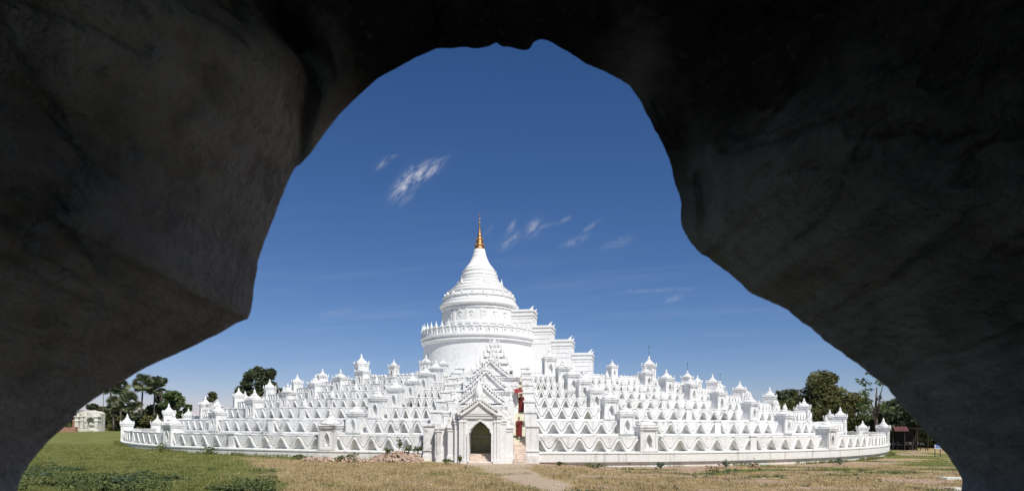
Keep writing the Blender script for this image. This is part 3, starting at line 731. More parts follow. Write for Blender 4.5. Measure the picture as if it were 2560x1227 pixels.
def gable(cx, z0, hw, h, y0, y1, spikes, name='gable', mat=None):
    """ornate pediment and its roof: raised raking bands with a row of flame spikes and a finial"""
    def edge(t): return hw * (1 - t), z0 + h * (t * .82 + .18 * t ** 2.4)
    L = [edge(i / 8) for i in range(9)]
    poly = [(cx + x, z) for x, z in L] + [(cx - x, z) for x, z in reversed(L[:-1])]
    gb = MB().prism(poly, y0, y1).build(name, mat or M['white'], root)
    band = MB()
    for sg in (-1, 1):
        for i in range(8):
            (xa, za), (xb, zb) = L[i], L[i + 1]; t_ = .17 * min(1, hw)
            vsb = [(cx + sg * xa, za - t_ * .9), (cx + sg * xb, zb - t_ * .9), (cx + sg * (xb + t_ * .3 * (i < 7)), zb + t_ * .8), (cx + sg * (xa + t_ * .3), za + t_ * .8)]
            band.prism(vsb if sg > 0 else vsb[::-1], y0 - .16, y0 + .12)
    band.build('raking_band', mat or M['white'], gb)
    for sg in (-1, 1):
        for i in range(spikes):
            t = (i + .3) / spikes; x, z = edge(t); s_ = (.30 if i else .48) * min(1, hw / 1.4)
            f_ = MB(); f_.rings([[(cx + sg * (x + q * s_ * .5) - s_ * .34 * u, y0 - .16, z + .08 + q * s_ * 1.1), (cx + sg * (x + q * s_ * .5) + s_ * .34 * u, y0 - .16, z + .08 + q * s_ * 1.1),
                                  (cx + sg * (x + q * s_ * .5) + s_ * .34 * u, y0 + .10, z + .08 + q * s_ * 1.1), (cx + sg * (x + q * s_ * .5) - s_ * .34 * u, y0 + .10, z + .08 + q * s_ * 1.1)] for q, u in ((0, .8), (.3, 1), (.65, .6), (1.05, .08))])
            f_.build('flame_spike', mat or M['white'], gb)
    MB().lathe([(.16, -.1), (.20, .08), (.10, .18), (.13, .30), (.06, .48), (.01, .80)], 8, (cx, y0 - .02, z0 + h)).build('gable_finial', M['white'], gb, smooth='auto').scale = (1, 1, 1)
    return gb
def gpx(cxp, basey, apexy, halfpx, depth, back, spikes, mat=None):
    p0 = g(cxp, basey, depth); p1 = g(cxp, apexy + 8, depth)
    return gable(p0[0], p0[2], halfpx * depth / F, p1[2] - p0[2], p0[1], p0[1] + back, spikes, mat=mat)
gpx(1198, 1034, 993, 46, 49.75, 3.3, 9)
# stepped bodies behind the porch, each with its own gable
def body(x0p, x1p, topy, d0, d1, name='hall', mat=None):
    a, b = g(x0p, topy, d0), g(x1p, topy, d0)
    m = MB().box(a[0], b[0], a[1], d1 - GY, 0, a[2]); m.box(a[0] - .12, b[0] + .12, a[1] - .12, d1 - GY + .01, a[2] - .30, a[2] - .14); m.box(a[0] - .2, b[0] + .2, a[1] - .2, d1 - GY + .02, a[2] - .14, a[2])
    return m.build(name, mat or M['carved'], root, bevel=.02)
body(1153, 1262, 1012, 53.4, 56.6)
gpx(1204, 1008, 952, 56, 53.3, 3, 10, M['carved'])
body(1162, 1280, 975, 56.6, 60.5)
gpx(1214, 972, 918, 50, 56.5, 4, 9, M['carved'])
body(1168, 1296, 940, 60.5, 66)
gpx(1226, 938, 892, 44, 60.4, 4, 8, M['carved'])
# wings either side of the porch
for sd in (-1, 1):
    MB().box(*sorted((sd * 1.553, sd * 1.95)), .25, 3.3, -.3, 3.15).box(*sorted((sd * 1.553, sd * 2.02)), .18, 3.35, 3.15, 3.27).box(*sorted((sd * 1.555, sd * 2.0)), .2, 3.32, 2.95, 3.05).build('wing', M['white'], root, bevel=.02)
    MB().box(*sorted((sd * 1.952, sd * 2.50)), .55, 3.3, -.3, 2.62).box(*sorted((sd * 1.953, sd * 2.58)), .47, 3.35, 2.62, 2.75).box(*sorted((sd * 1.954, sd * 2.55)), .5, 3.32, 2.40, 2.50).box(*sorted((sd * 1.956, sd * 2.56)), .48, 3.3, -.3, .55).build('wing', M['white'], root, bevel=.02)
    w2 = MB()                                            # scrolled flame shoulder above each wing
    pts_ = [(1.6, 3.27), (2.05, 3.27), (2.10, 3.5), (1.95, 3.75), (2.02, 4.0), (1.82, 4.1), (1.78, 4.4), (1.66, 4.2), (1.58, 3.8)]
    w2.prism([(sd * x, z) for x, z in (pts_ if sd > 0 else pts_[::-1])], .30, .62); w2.build('shoulder', M['carved'], root)
    w3 = MB(); pts_ = [(1.98, 2.75), (2.6, 2.75), (2.62, 3.0), (2.45, 3.2), (2.5, 3.45), (2.3, 3.5), (2.22, 3.85), (2.1, 3.5), (1.98, 3.3)]
    w3.prism([(sd * x, z) for x, z in (pts_ if sd > 0 else pts_[::-1])], .62, .95); w3.build('shoulder', M['carved'], root)
    MB().lathe([(.2, 0), (.24, .1), (.14, .24), (.19, .42), (.10, .6), (.05, .9), (.01, 1.2)], 8, (sd * 2.3, 5.2, 4.6)).build('turret', M['white'], root, smooth='auto')
    MB().box(sd * 2.3 - .3, sd * 2.3 + .3, 4.9, 5.5, 0, 4.62).build('turret_base', M['white'], root)
# tower of diminishing roofs over the hall
d = 63.0
tz = lambda y: g(1236, y, d)[2]; tx = g(1236, 900, d)[0]; ty = d - GY
tier = [(938, 1.55), (916, 1.22), (899, .92), (884, .64), (871, .40)]
for i, (y, hw) in enumerate(tier):
    z0 = tz(y); z1 = tz(tier[i + 1][0]) if i < 4 else tz(861)
    m = MB().sq([(hw * .86, z0 - (1.0 if i == 0 else .12)), (hw * .86, z0 + (z1 - z0) * .30), (hw * 1.12, z0 + (z1 - z0) * .34), (hw * 1.12, z0 + (z1 - z0) * .46), (hw * .92, z0 + (z1 - z0) * .6), (hw * .74, z1)], (tx, ty, 0))
    tr = m.build('tower_tier', M['carved'], root)
    for fx in (-1, -.34, .34, 1):
        MB().lathe([(.09, 0), (.13, .12), (.07, .25), (.09, .38), (.01, .72)], 6, (tx + fx * hw * 1.02, ty - hw * 1.02, z0 + (z1 - z0) * .44)).build('flame_spike', M['white'], tr).scale = (1, 1, 1)
    zc = z0 + (z1 - z0) * .45
    MB().prism([(tx - hw * .55, zc), (tx + hw * .55, zc), (tx + hw * .2, zc + (z1 - z0) * .6), (tx, zc + (z1 - z0) * 1.1), (tx - hw * .2, zc + (z1 - z0) * .6)], ty - hw * 1.15, ty - hw * .8).build('dormer', M['carved'], tr)
MB().lathe([(.30, tz(863)), (.36, tz(861)), (.20, tz(859)), (.24, tz(857)), (.12, tz(854)), (.10, tz(852)), (.03, tz(846)), (.01, tz(842))], 10, (tx, ty, 0)).build('tower_spire', M['white'], root, smooth='auto')
# stupa shaped boss above the porch gable
p = g(1197, 985, 52.8)
MB().lathe([(.34, -.1), (.36, .1), (.30, .45), (.18, .70), (.08, .95), (.02, 1.35)], 16, p).build('boss', M['white'], root, smooth='auto')

# the two stairs beside the gateway
prof = [(50.0, 0.0), (51.9, 1.25), (52.6, 1.55), (61.0, 4.0), (80.5, 8.6)]
def sdepth(z):
    for (a, za), (b, zb) in zip(prof, prof[1:]):
        if z <= zb: return a + (b - a) * (z - za) / (zb - za)
    return prof[-1][0]
def szat(dd):
    for (a, za), (b, zb) in zip(prof, prof[1:]):
        if dd <= b: return za + (zb - za) * (dd - a) / (b - a)
    return prof[-1][1]
for sd, lab in ((1, 'narrow weathered stair beside the gateway, climbing past the terrace ends, two people on it'),):
    xa, xb = (GX + 2.52, XR - .01) if sd > 0 else (XL + .01, GX - 2.52)
    root = empty('stairway', ((xa + xb) / 2, 50, 0)); tag(root, lab, 'stairs')
    ms = [MB() for _ in range(4)]; z = 0.0
    while z < 8.55:
        d0 = sdepth(z); d1 = sdepth(z + .17); ms[0 if z < 1.5 else 1 if z < 5.2 else 2 if z < 6.8 else 3].box(xa - root.location.x, xb - root.location.x, d0 - 50, d1 - 50 + .02, -.4 if z < .5 else z - .5, z + .17); z += .17
    for q, nm_, mt_ in zip(ms, ('lower_steps', 'plastered_steps', 'brick_steps', 'upper_steps'), ('step', 'stair', 'step', 'stair')): q.build(nm_, M[mt_], root)
flank = empty('flank_wall', (GX - 2.5, 50.4, 0)); tag(flank, 'stepped white flank wall with pilasters joining the gateway to the left terrace ends', 'wall')
for k in range(7):
    r = RK[k]; y0 = CY - sqrt((r + .3) ** 2 - (GX - 3 - CX) ** 2) - (.75 if k == 0 else .1) - 50.4
    y1 = CY - sqrt((RK[k + 1] + .3) ** 2 - (GX - 3 - CX) ** 2) - 50.4 - (0 if k < 6 else 1)
    hh = ZK[k] + [1.75, 1.7, 1.6, 1.5, 1.4, 1.3, 1.1][k]; q = MB()
    q.box(-1.06, .0, y0, y1, -.6, hh).box(-1.12, .06, y0 - .08, y1 + .01, hh, hh + .11).box(-1.07, .04, y0 - .04, y1 - .01, hh + .11, hh + .2)
    q.box(-.92, -.56, y0 - .10, y0 + .05, -.6, hh - .22).box(-.97, -.51, y0 - .14, y0 + .05, hh - .22, hh - .10).box(-.97, -.51, y0 - .14, y0 + .05, -.6, .5 if k == 0 else -.1)
    q.build('wall_step', M['wall'], flank, bevel=.02)
hallroot = empty('stair_hall', (GX, 66, 0)); tag(hallroot, 'plain white vaulted stair hall behind the gateway tower, running up to the platform', 'hall')
for i, (d0, d1, zt) in enumerate(((66.003, 70.5, 8.4), (70.5, 75.5, 8.9), (75.5, 80.8, 9.6))):
    q = MB().box(-2.49, 2.49, d0 - 66, d1 - 66, 0, zt - .7)
    rs = [[(2.55 * cos(pi * j / 12), dd - 66, zt - .7 + .75 * sin(pi * j / 12)) for j in range(13)] for dd in (d0, d1 + .15)]
    q.rings(rs, cap=True, closed=True); q.build('vault', M['white'], hallroot)

# ------------------------------------------------------------------ people
def monk(name, label, loc, rz, pose, robe):
    root = empty(name, loc, rz); tag(root, label, 'person', 'people on the stair')
    J = {'pel': (0, 0, .92), 'sp': (0, .01, 1.12), 'ch': (0, .01, 1.30), 'nk': (0, .01, 1.44), 'h0': (0, -.01, 1.52),
         'hl': (.095, 0, .88), 'kl': (.11, -.03, .48), 'al': (.11, .02, .08), 'tl': (.12, -.16, .03),
         'hr': (-.095, 0, .88), 'kr': (-.11, .01, .48), 'ar': (-.11, .05, .08), 'tr': (-.12, -.13, .03),
         'sl': (.19, .01, 1.38), 'sr': (-.19, .01, 1.38)}
    J.update(pose)
    names = list(J); idx = {n_: i for i, n_ in enumerate(names)}
    rad = {'pel': .13, 'sp': .12, 'ch': .14, 'nk': .055, 'h0': .05, 'hl': .085, 'kl': .055, 'al': .037, 'tl': .03, 'hr': .085, 'kr': .055, 'ar': .037, 'tr': .03, 'sl': .065, 'sr': .065, 'el': .042, 'er': .042, 'wl': .027, 'wr': .027, 'pl': .034, 'pr': .034}
    E = [('pel', 'sp'), ('sp', 'ch'), ('ch', 'nk'), ('nk', 'h0'), ('pel', 'hl'), ('hl', 'kl'), ('kl', 'al'), ('al', 'tl'), ('pel', 'hr'), ('hr', 'kr'), ('kr', 'ar'), ('ar', 'tr'), ('ch', 'sl'), ('sl', 'el'), ('el', 'wl'), ('wl', 'pl'), ('ch', 'sr'), ('sr', 'er'), ('er', 'wr'), ('wr', 'pr')]
    vs = [Vector(J[n_]) for n_ in names]; es = [(idx[a], idx[b]) for a, b in E]; rs = [rad[n_] for n_ in names]
    for side in ('l', 'r'):                              # five fingers on each palm
        wv, pv = Vector(J['w' + side]), Vector(J['p' + side]); dr = (pv - wv).normalized(); acr = dr.orthogonal().normalized(); nrm_ = dr.cross(acr)
        for i in range(4):
            b = len(vs); o_ = acr * (i - 1.5) * .017; ln = (.062, .074, .070, .054)[i]
            vs += [pv + o_ + dr * .02, pv + o_ + dr * (.02 + ln * .5) + nrm_ * .008, pv + o_ + dr * (.02 + ln * .85) + nrm_ * .028]; rs += [.0095, .0085, .007]
            es += [(idx['p' + side], b), (b, b + 1), (b + 1, b + 2)]
        b = len(vs); vs += [wv + dr * .03 + acr * .035, wv + dr * .065 + acr * .055]; rs += [.011, .009]; es += [(idx['w' + side], b), (b, b + 1)]
    me = bpy.data.meshes.new('body'); me.from_pydata([tuple(v) for v in vs], es, []); o = bpy.data.objects.new('body', me); C.objects.link(o); o.parent = root
    me.materials.append(M['skin'])
    sk = o.modifiers.new('skin', 'SKIN'); sk.use_smooth_shade = True
    for i, r_ in enumerate(rs): me.skin_vertices[0].data[i].radius = (r_, r_)
    me.skin_vertices[0].data[0].use_root = True
    ss = o.modifiers.new('sub', 'SUBSURF'); ss.levels = 1; ss.render_levels = 1
    # head: shaped skull with brow, nose, mouth, ears
    hm_ = bmesh.new(); bmesh.ops.create_uvsphere(hm_, u_segments=20, v_segments=14, radius=1)
    for v in hm_.verts:
        x, y, z = v.co; f_ = max(0, -y)
        wd = .076 * (1 - .22 * max(0, -z)); dp = .094
        v.co = Vector((x * wd, y * dp - .006 * (z < -.3) * f_, z * .115))
        if f_ > .8 and abs(x) < .18: v.co.y -= .020 * max(0, 1 - abs(z + .1) * 2.6)
    hv = [tuple(v.co + Vector((0, -.015, 1.605))) for v in hm_.verts]; hf = [tuple(v.index for v in f_.verts) for f_ in hm_.faces]; hm_.free()
    h = MB().add(hv, hf)
    for sx_ in (-1, 1): h.lathe([(.004, -.03), (.014, -.02), (.018, .005), (.014, .028), (.003, .034)], 8, (sx_ * .078, .0, 1.60))
    hd = h.build('head', M['skin'], root, smooth=True)
    hr_ = MB().lathe([(.082, .0), (.080, .04), (.066, .082), (.040, .108), (.005, .120)], 18, (0, .004, 1.612)); hr_.build('hair', M['hair'], hd, smooth=True)
    for sx_ in (-1, 1): MB().lathe([(.002, -.008), (.011, 0), (.002, .008)], 8, (sx_ * .030, -.094, 1.615)).build('eye', M['hair'], hd, smooth=True)
    MB().box(-.024, .024, -.100, -.080, 1.548, 1.556).build('mouth', M['robe_dark'], hd)
    # robe: wrapped cloth with folds, from one shoulder to the ankles
    rb = MB(); N = 48; rgs = []
    for i in range(15):
        t = i / 14; z = .16 + t * 1.24
        a_, b_ = (.23 + .03 * sin(3.1 * t)) * (1 - .10 * t), .165 * (1 - .08 * t)
        if t > .86: a_ *= 1 - (t - .86) * 1.6; b_ *= 1 - (t - .86) * 1.2
        ring = []
        for j in range(N):
            an = 2 * pi * j / N; fo = 1 + (.055 * (1 - t) + .02) * sin(9 * an + 2.2 * t + 1.0) + .03 * sin(4 * an - 5 * t)
            ring.append((a_ * fo * cos(an), b_ * fo * sin(an) + .005, z + .02 * sin(an * 2) * (1 if i in (0, 14) else 0)))
        rgs.append(ring)
    rb.rings(rgs, cap=False); r_o = rb.build('robe', robe, root, smooth=True)
    so_ = r_o.modifiers.new('thick', 'SOLIDIFY'); so_.thickness = .012
    sash = MB(); sash.tube([(.20, -.10, 1.42), (.08, -.19, 1.30), (-.08, -.20, 1.12), (-.2, -.12, .98), (-.24, .02, .9)], [.05, .06, .065, .06, .045], 10); sash.build('shawl', M['robe_dark'], r_o, smooth=True)
    sl_ = MB().tube([Vector(J['sl']) + Vector((0, 0, .02)), Vector(J['el']) * .5 + Vector(J['sl']) * .5, Vector(J['el'])], [.085, .075, .07], 12); sl_.build('sleeve', robe, r_o, smooth=True)
    for s_, nm_ in (('tl', 'al'), ('tr', 'ar')):
        a, b = Vector(J[s_]), Vector(J[nm_]); MB().box(a.x - .05, a.x + .05, a.y - .05, b.y + .06, .0, .018).build('sandal', M['sandal'], root)
    return root
SXM = (GX + 2.52 + XR) / 2
dl = 53.1; zl = math.floor((szat(dl) + 1e-6) / .17) * .17 + .17
monk('person', 'person in a maroon robe standing on the lower stair by the gateway, arms down', (SXM - .05, dl, szat(dl) + .12), R(4),
     {'el': (.27, .03, 1.12), 'wl': (.25, -.10, .93), 'pl': (.24, -.15, .87), 'er': (-.27, .03, 1.12), 'wr': (-.25, -.10, .93), 'pr': (-.24, -.15, .87)}, M['robe'])
dh = 60.6
UP = monk('person', 'person in a maroon robe higher on the stair, holding up a red umbrella', (SXM + .22, dh, szat(dh) + .12), R(-6),
     {'el': (.27, .03, 1.12), 'wl': (.24, -.12, 1.0), 'pl': (.20, -.17, 1.02), 'er': (-.29, -.05, 1.16), 'wr': (-.27, -.22, 1.32), 'pr': (-.27, -.25, 1.37)}, M['robe'])
ub = empty('umbrella', (SXM + .22 - .30, dh - .23, szat(dh) + 1.42)); tag(ub, 'round red umbrella held up over the person higher on the stair', 'umbrella')
ub.rotation_euler = (R(14), R(-10), 0)
cn = MB(); seg = 16; rs = []
for i in range(8):
    t = i / 7; rr_ = .62 * t + .01; zz = .62 + .26 * (1 - t ** 1.7)
    rs.append([(rr_ * (1 - (.03 if j % 2 else 0) * t) * cos(2 * pi * j / seg), rr_ * (1 - (.03 if j % 2 else 0) * t) * sin(2 * pi * j / seg), zz - (.0 if j % 2 else .03) * t) for j in range(seg)])
cn.rings(rs, cap=False); cano = cn.build('canopy', M['umb_red'], ub, smooth=True); so_ = cano.modifiers.new('thick', 'SOLIDIFY'); so_.thickness = .006
for j in range(8):
    a = 2 * pi * j / 8; MB().tube([(.02 * cos(a), .02 * sin(a), .84), (.34 * cos(a), .34 * sin(a), .76), (.58 * cos(a), .58 * sin(a), .585)], .007, 6).build('rib', M['umb_in'], ub)
MB().tube([(0, 0, -.10), (0, 0, .95)], .012, 8).build('shaft', M['umb_in'], ub)
MB().tube([(0, 0, -.18), (0, 0, -.10)], .018, 8).build('handle', M['bark'], ub)

# ------------------------------------------------------------------ vegetation
def leaves(m, n, ctr, rad, size, rnd, flat=.6, lie=False):
    """n leaf faces spread through an ellipsoid"""
    cx_, cy_, cz_ = ctr
    for _ in range(n):
        while True:
            a, b, c = rnd.uniform(-1, 1), rnd.uniform(-1, 1), rnd.uniform(-1, 1); q = a * a + b * b + c * c
            if .18 < q < 1: break
        p = Vector((cx_ + a * rad[0], cy_ + b * rad[1], cz_ + c * rad[2])); s_ = size * rnd.uniform(.6, 1.3)
        d_ = Vector((rnd.uniform(-1, 1), rnd.uniform(-1, 1), rnd.uniform(-flat, flat))).normalized(); e = d_.cross(Vector((rnd.uniform(-.5, .5), rnd.uniform(-.5, .5), 1)) if lie else Vector((rnd.uniform(-1, 1), rnd.uniform(-1, 1), rnd.uniform(-1, 1)))).normalized()
        m.add([p - d_ * s_, p + e * s_ * .45, p + d_ * s_, p - e * s_ * .45], [(0, 1, 2, 3)])
def tree(name, label, base, H, crown_w, mat, seed, crown_lo=.3, clumps=26, per=150, leaf=.42, group='trees round the pagoda', sparse=0, topw=1.0):
    rnd = random.Random(seed); root = empty(name, base); tag(root, label, 'tree', group)
    t = MB(); th = H * (crown_lo + .12)
    t.tube([(0, 0, -.3), (.1, .05, th * .5), (.0, .1, th), (.15, .1, H * .75)], [H * .028, H * .022, H * .017, H * .006], 8); limbs = []
    m = MB(); cl = []
    for i in range(clumps):
        f_ = rnd.random(); z = H * (crown_lo + (1 - crown_lo) * f_) - .4
        env = crown_w * sqrt(max(.05, 1 - (abs(f_ - .38) / .66) ** 2)) * (topw if f_ > .6 else 1)
        a = rnd.uniform(0, 2 * pi); r_ = env * sqrt(rnd.random()) * .95
        cl.append((r_ * cos(a), r_ * sin(a), z))
    for (x, y, z) in cl:
        s_ = crown_w * rnd.uniform(.20, .36) * (1 - sparse * .45)
        leaves(m, int(per * rnd.uniform(.6, 1.3)), (x, y, z), (s_, s_, s_ * .72), leaf, rnd)
    for (x, y, z) in cl[::3]:
        t.tube([(0, .05, th * rnd.uniform(.6, .95)), (x * .5, y * .5, (th + z) * .5), (x, y, z)], [H * .010, H * .007, H * .003], 5)
    t.build('trunk', M['bark'], root, smooth=True); m.build('crown', mat, root, norm=False); return root
def palm(label, base, H, seed, s=1.0, lean=.4):
    rnd = random.Random(seed); root = empty('palm_tree', base); tag(root, label, 'palm', 'tall palms')
    MB().tube([(0, 0, -.3), (lean * .2, 0, H * .4), (lean * .7, 0, H * .8), (lean, 0, H)], [.28, .20, .18, .2], 8).build('trunk', M['palm_bark'], root, smooth=True)
    m = MB()
    for i in range(46):
        a = rnd.uniform(0, 2 * pi); el = rnd.uniform(-.9, 1.35); st = s * rnd.uniform(.9, 1.5)
        dr = Vector((cos(a) * cos(el), sin(a) * cos(el), sin(el))); c = Vector((lean, 0, H)) + dr * st
        up = dr.cross(Vector((0, 0, 1))).normalized(); tip = s * rnd.uniform(1.0, 1.4)
        m.tube([Vector((lean, 0, H)), c], [.05, .03], 3)
        up2 = (up + dr.cross(up) * rnd.uniform(-.9, .9)).normalized()
        for j in range(15):                               # a fan of pointed blades
            b = -1.9 + 3.8 * j / 14; v_ = (dr * cos(b) + up2 * sin(b)); v_.z -= .15; e = (v_.cross(dr)).normalized() if abs(b) > .05 else up2.cross(dr)
            wv = (up2 * cos(b) - dr * sin(b)) * .10 * s
            m.add([c - wv * .3, c + v_ * tip * .55 - wv, c + v_ * tip, c + v_ * tip * .55 + wv], [(0, 1, 2, 3)])
    m.build('crown', M['leaf_palm'], root, norm=False); return root
def gbase(px_, depth):
    p = at(px_, 1060, depth); return Vector((p.x, depth, gz(p.x, depth)))
def top_h(px_, py_, depth): return at(px_, py_, depth).z - gbase(px_, depth).z
palm('tall fan palm with a bare trunk, nearest the terraces on the left', gbase(352, 150), top_h(356, 958, 150), 3, 1.05, .5)
palm('fan palm with a dense drooping crown, second from the terraces on the left', gbase(384, 154), top_h(384, 966, 154), 5, 1.1, .3)
palm('lone tall fan palm whose crown meets the dark wall edge on the left', gbase(302, 152), top_h(302, 966, 152), 8, 1.0, -.2)
palm('fan palm mostly hidden by the dark wall edge, standing behind the ruin', gbase(275, 160), top_h(277, 968, 160), 9, .9, .2)
palm('short stout fan palm with a rounded crown among the bushes on the left', gbase(322, 146), top_h(322, 1004, 146), 11, 1.15, 0)
palm('short fan palm beside the pole behind the ruined arch', gbase(284, 146), top_h(284, 1008, 146), 12, .9, 0)
tree('broadleaf_tree', 'dark leafy tree right behind the twin palms on the left', gbase(402, 160), top_h(402, 945, 160), 3.6, M['leaf_dark'], 21, .35, 22, 130, .5)
tree('broadleaf_tree', 'rounded dark green tree between the palms and the lowest terrace', gbase(432, 150), top_h(430, 978, 150), 3.4, M['leaf_mid'], 22, .3, 24, 130, .45)
tree('broadleaf_tree', 'large dark round tree rising behind the terraces on the left', gbase(650, 175), top_h(648, 922, 175), 5.6, M['leaf_dark'], 23, .45, 34, 190, .55)
tree('broadleaf_tree', 'small dark tree tip showing over the third terrace on the left', gbase(527, 170), top_h(527, 980, 170), 2.2, M['leaf_olive'], 24, .4, 14, 110, .5)
tree('broadleaf_tree', 'smaller dark tree on a thin trunk left of the big one behind the terraces', gbase(606, 172), top_h(606, 948, 172), 2.6, M['leaf_dark'], 25, .6, 14, 120, .5)
bsh = [(232, 166, 1010, 3.5), (272, 166, 1020, 4), (305, 156, 1030, 4.4), (345, 152, 1036, 4.4), (392, 150, 1038, 4.2), (438, 148, 1042, 3.6), (470, 150, 1046, 3.2), (205, 168, 1030, 4.0), (330, 162, 1020, 4.5), (410, 165, 1018, 4.6)]
BL = ['dark bush behind the left side of the ruined arch', 'dark bush beside the ruined arch, under the hidden palm', 'bush under the lone palm on the left', 'bush at the foot of the tallest palm', 'bush at the foot of the drooping palm', 'bush under the rounded tree next to the lowest terrace', 'low bush touching the lowest terrace at the far left', 'bush rising directly behind the top of the ruined arch', 'tall bush at the back between two palms on the left', 'tall bush at the back below the dark leafy tree']
for i, (x, dd, y, wv) in enumerate(bsh):
    tree('bush', BL[i], gbase(x, dd), top_h(x, y, dd), wv, M['leaf_olive' if i % 3 else 'leaf_dark'], 40 + i, .02, 26, 120, .45, 'bushes on the left')
# right hand side
tree('broadleaf_tree', 'broad olive green tree rising behind the right end of the terraces', gbase(2055, 106), top_h(2055, 938, 106), 6.4, M['leaf_olive'], 31, .2, 60, 240, .34, topw=.55)
tree('broadleaf_tree', 'lower dark tree at the left flank of the broad olive tree', gbase(1978, 112), top_h(1975, 975, 112), 3.6, M['leaf_dark'], 32, .2, 24, 170, .36)
tree('broadleaf_tree', 'dense dark tree joining the broad olive tree to the thin one', gbase(2135, 104), top_h(2135, 980, 104), 3.8, M['leaf_olive'], 33, .1, 30, 190, .34)
tree('spindly_tree', 'thin open tree with see-through leaves, next to the dark wall edge', gbase(2190, 96), top_h(2188, 915, 96), 3.0, M['leaf_mid'], 34, .35, 26, 34, .26, sparse=.5)
tree('broadleaf_tree', 'dark shady tree over the market stall on the right', gbase(2262, 100), top_h(2260, 1000, 100), 4.6, M['leaf_dark'], 35, .22, 40, 200, .34)
tree('broadleaf_tree', 'dark shady tree behind the blue sign on the right', gbase(2335, 104), top_h(2335, 1010, 104), 5.0, M['leaf_dark'], 36, .12, 40, 200, .34)
tree('bush', 'dark low hedge bush behind the market stall tables', gbase(2280, 110), 4.2, 6.0, M['leaf_dark'], 37, .0, 34, 200, .34, 'bushes on the right')
tree('bush', 'dark bush filling the gap behind the last terrace end on the right', gbase(2205, 112), 5.2, 4.6, M['leaf_dark'], 38, .0, 34, 200, .34, 'bushes on the right')

def weed(label, px_, py_, depth, h, wv, mat, seed, n=70, group='weeds along the base', z=None):
    rnd = random.Random(seed); p = at(px_, py_, depth); zz = gz(p.x, depth) if z is None else z
    root = empty('weed_plant', (p.x, depth, zz)); tag(root, label, 'plant', group)
    st, lf = MB(), MB()
    for i in range(7):
        a = rnd.uniform(0, 2 * pi); r_ = wv * rnd.uniform(.2, .9); tp = Vector((r_ * cos(a), r_ * sin(a), h * rnd.uniform(.5, 1)))
        st.tube([(0, 0, -.05), tp * .5 + Vector((0, 0, .1 * h)), tp], [.015, .012, .006], 4)
        leaves(lf, n // 7, tuple(tp * .75), (wv * .42, wv * .42, h * .32), .09 + .03 * wv, rnd)
    st.build('stem', mat, root); lf.build('foliage', mat, root, norm=False); return root
wd = [('tall leafy weed on top of the brick rubble, nearest the wall', 998, 1100, 50.9, 1.05, .28, 'weed', 1.0), ('small weed at the rubble heap, beside the gateway end block', 1045, 1112, 50.7, .55, .4, 'weed', .72), ('bushy weed on the left part of the brick rubble', 972, 1112, 50.5, .5, .45, 'weed', .65), ('small leafy weed on the rubble between two taller ones', 1022, 1112, 50.4, .6, .35, 'weed', .8),
      ('dark green weed in front of the wall, left of the brick rubble', 882, 1140, 49.6, .75, .6, 'weed', None), ('low weed at the wall base between the rubble and the first shrine', 850, 1142, 50, .5, .6, 'weed', None), ('weed on the bare ground at the left foot of the gateway', 1120, 1158, 48.6, .4, .6, 'weed', None), ('dark weed growing against the left wing of the gateway', 1150, 1145, 49.2, .65, .3, 'weed', None),
      ('bright weed at the wall base under the pier on the left', 745, 1142, 52.3, .45, .6, 'weed', None), ('weed cluster at the foot of the terrace wall, far left', 400, 1122, 60, .9, .9, 'weed', None), ('spreading weed at the wall foot between far left shrine and pier', 525, 1128, 57, .8, 1.2, 'weed', None),
      ('grey green weed at the foot of the right terrace wall, below the nearest shrine', 1650, 1166, 51.2, .5, .45, 'weed_blue', None), ('weed at the wall foot under the broken plaster on the right', 1815, 1170, 52.4, .6, .35, 'weed_blue', None), ('weed at the far right wall foot', 2100, 1155, 58.5, .65, .5, 'weed_blue', None), ('low green weed right of the gateway stair', 1490, 1165, 50.2, .35, .8, 'weed', None), ('small weed on the wall foot near the right hand stair', 1400, 1160, 50.6, .3, .4, 'weed', None)]
for i, (lab, x, y, dd, h, wv, mt, z) in enumerate(wd): weed(lab, x, y, dd, h, wv, M[mt], 300 + i, 90, z=z)

# ------------------------------------------------------------------ rubble, ruin, stall, sign
rnd = random.Random(5); m = MB()
for i in range(620):
    x = rnd.uniform(-10.6, -7.0) if i < 440 else rnd.uniform(-16, -7); y = 50.55 + rnd.gauss(0, .45) + .02 * abs(x + 8)
    hgt = max(0, .82 - abs(x + 8.5) * .25 - abs(y - 50.6) * .6) if x > -10.8 else .12
    z = gz(x, y) + rnd.uniform(0, 1) ** .5 * hgt; s_ = rnd.uniform(.05, .14)
    q = Matrix.Rotation(rnd.uniform(0, 6), 3, Vector((rnd.random(), rnd.random(), rnd.random() + .1)).normalized())
    b = MB().box(-s_ * 1.6, s_ * 1.6, -s_, s_, -s_ * .6, s_ * .6); m.add([Vector((x, y, z)) + q @ Vector(v) * rnd.uniform(.85, 1.15) for v in b.v], b.f)
core = [[(-8.5 + rr_ * 2.2 * cos(a), 50.7 + rr_ * .9 * sin(a), -.2 + .75 * (1 - rr_ ** 2)) for a in [2 * pi * j / 20 for j in range(20)]] for rr_ in (1, .8, .55, .3, .05)]
m.rings(core); tag(m.build('brick_rubble', M['rubble']), 'heap of broken pinkish brick rubble against the wall left of the gateway', 'rubble', kind='stuff')

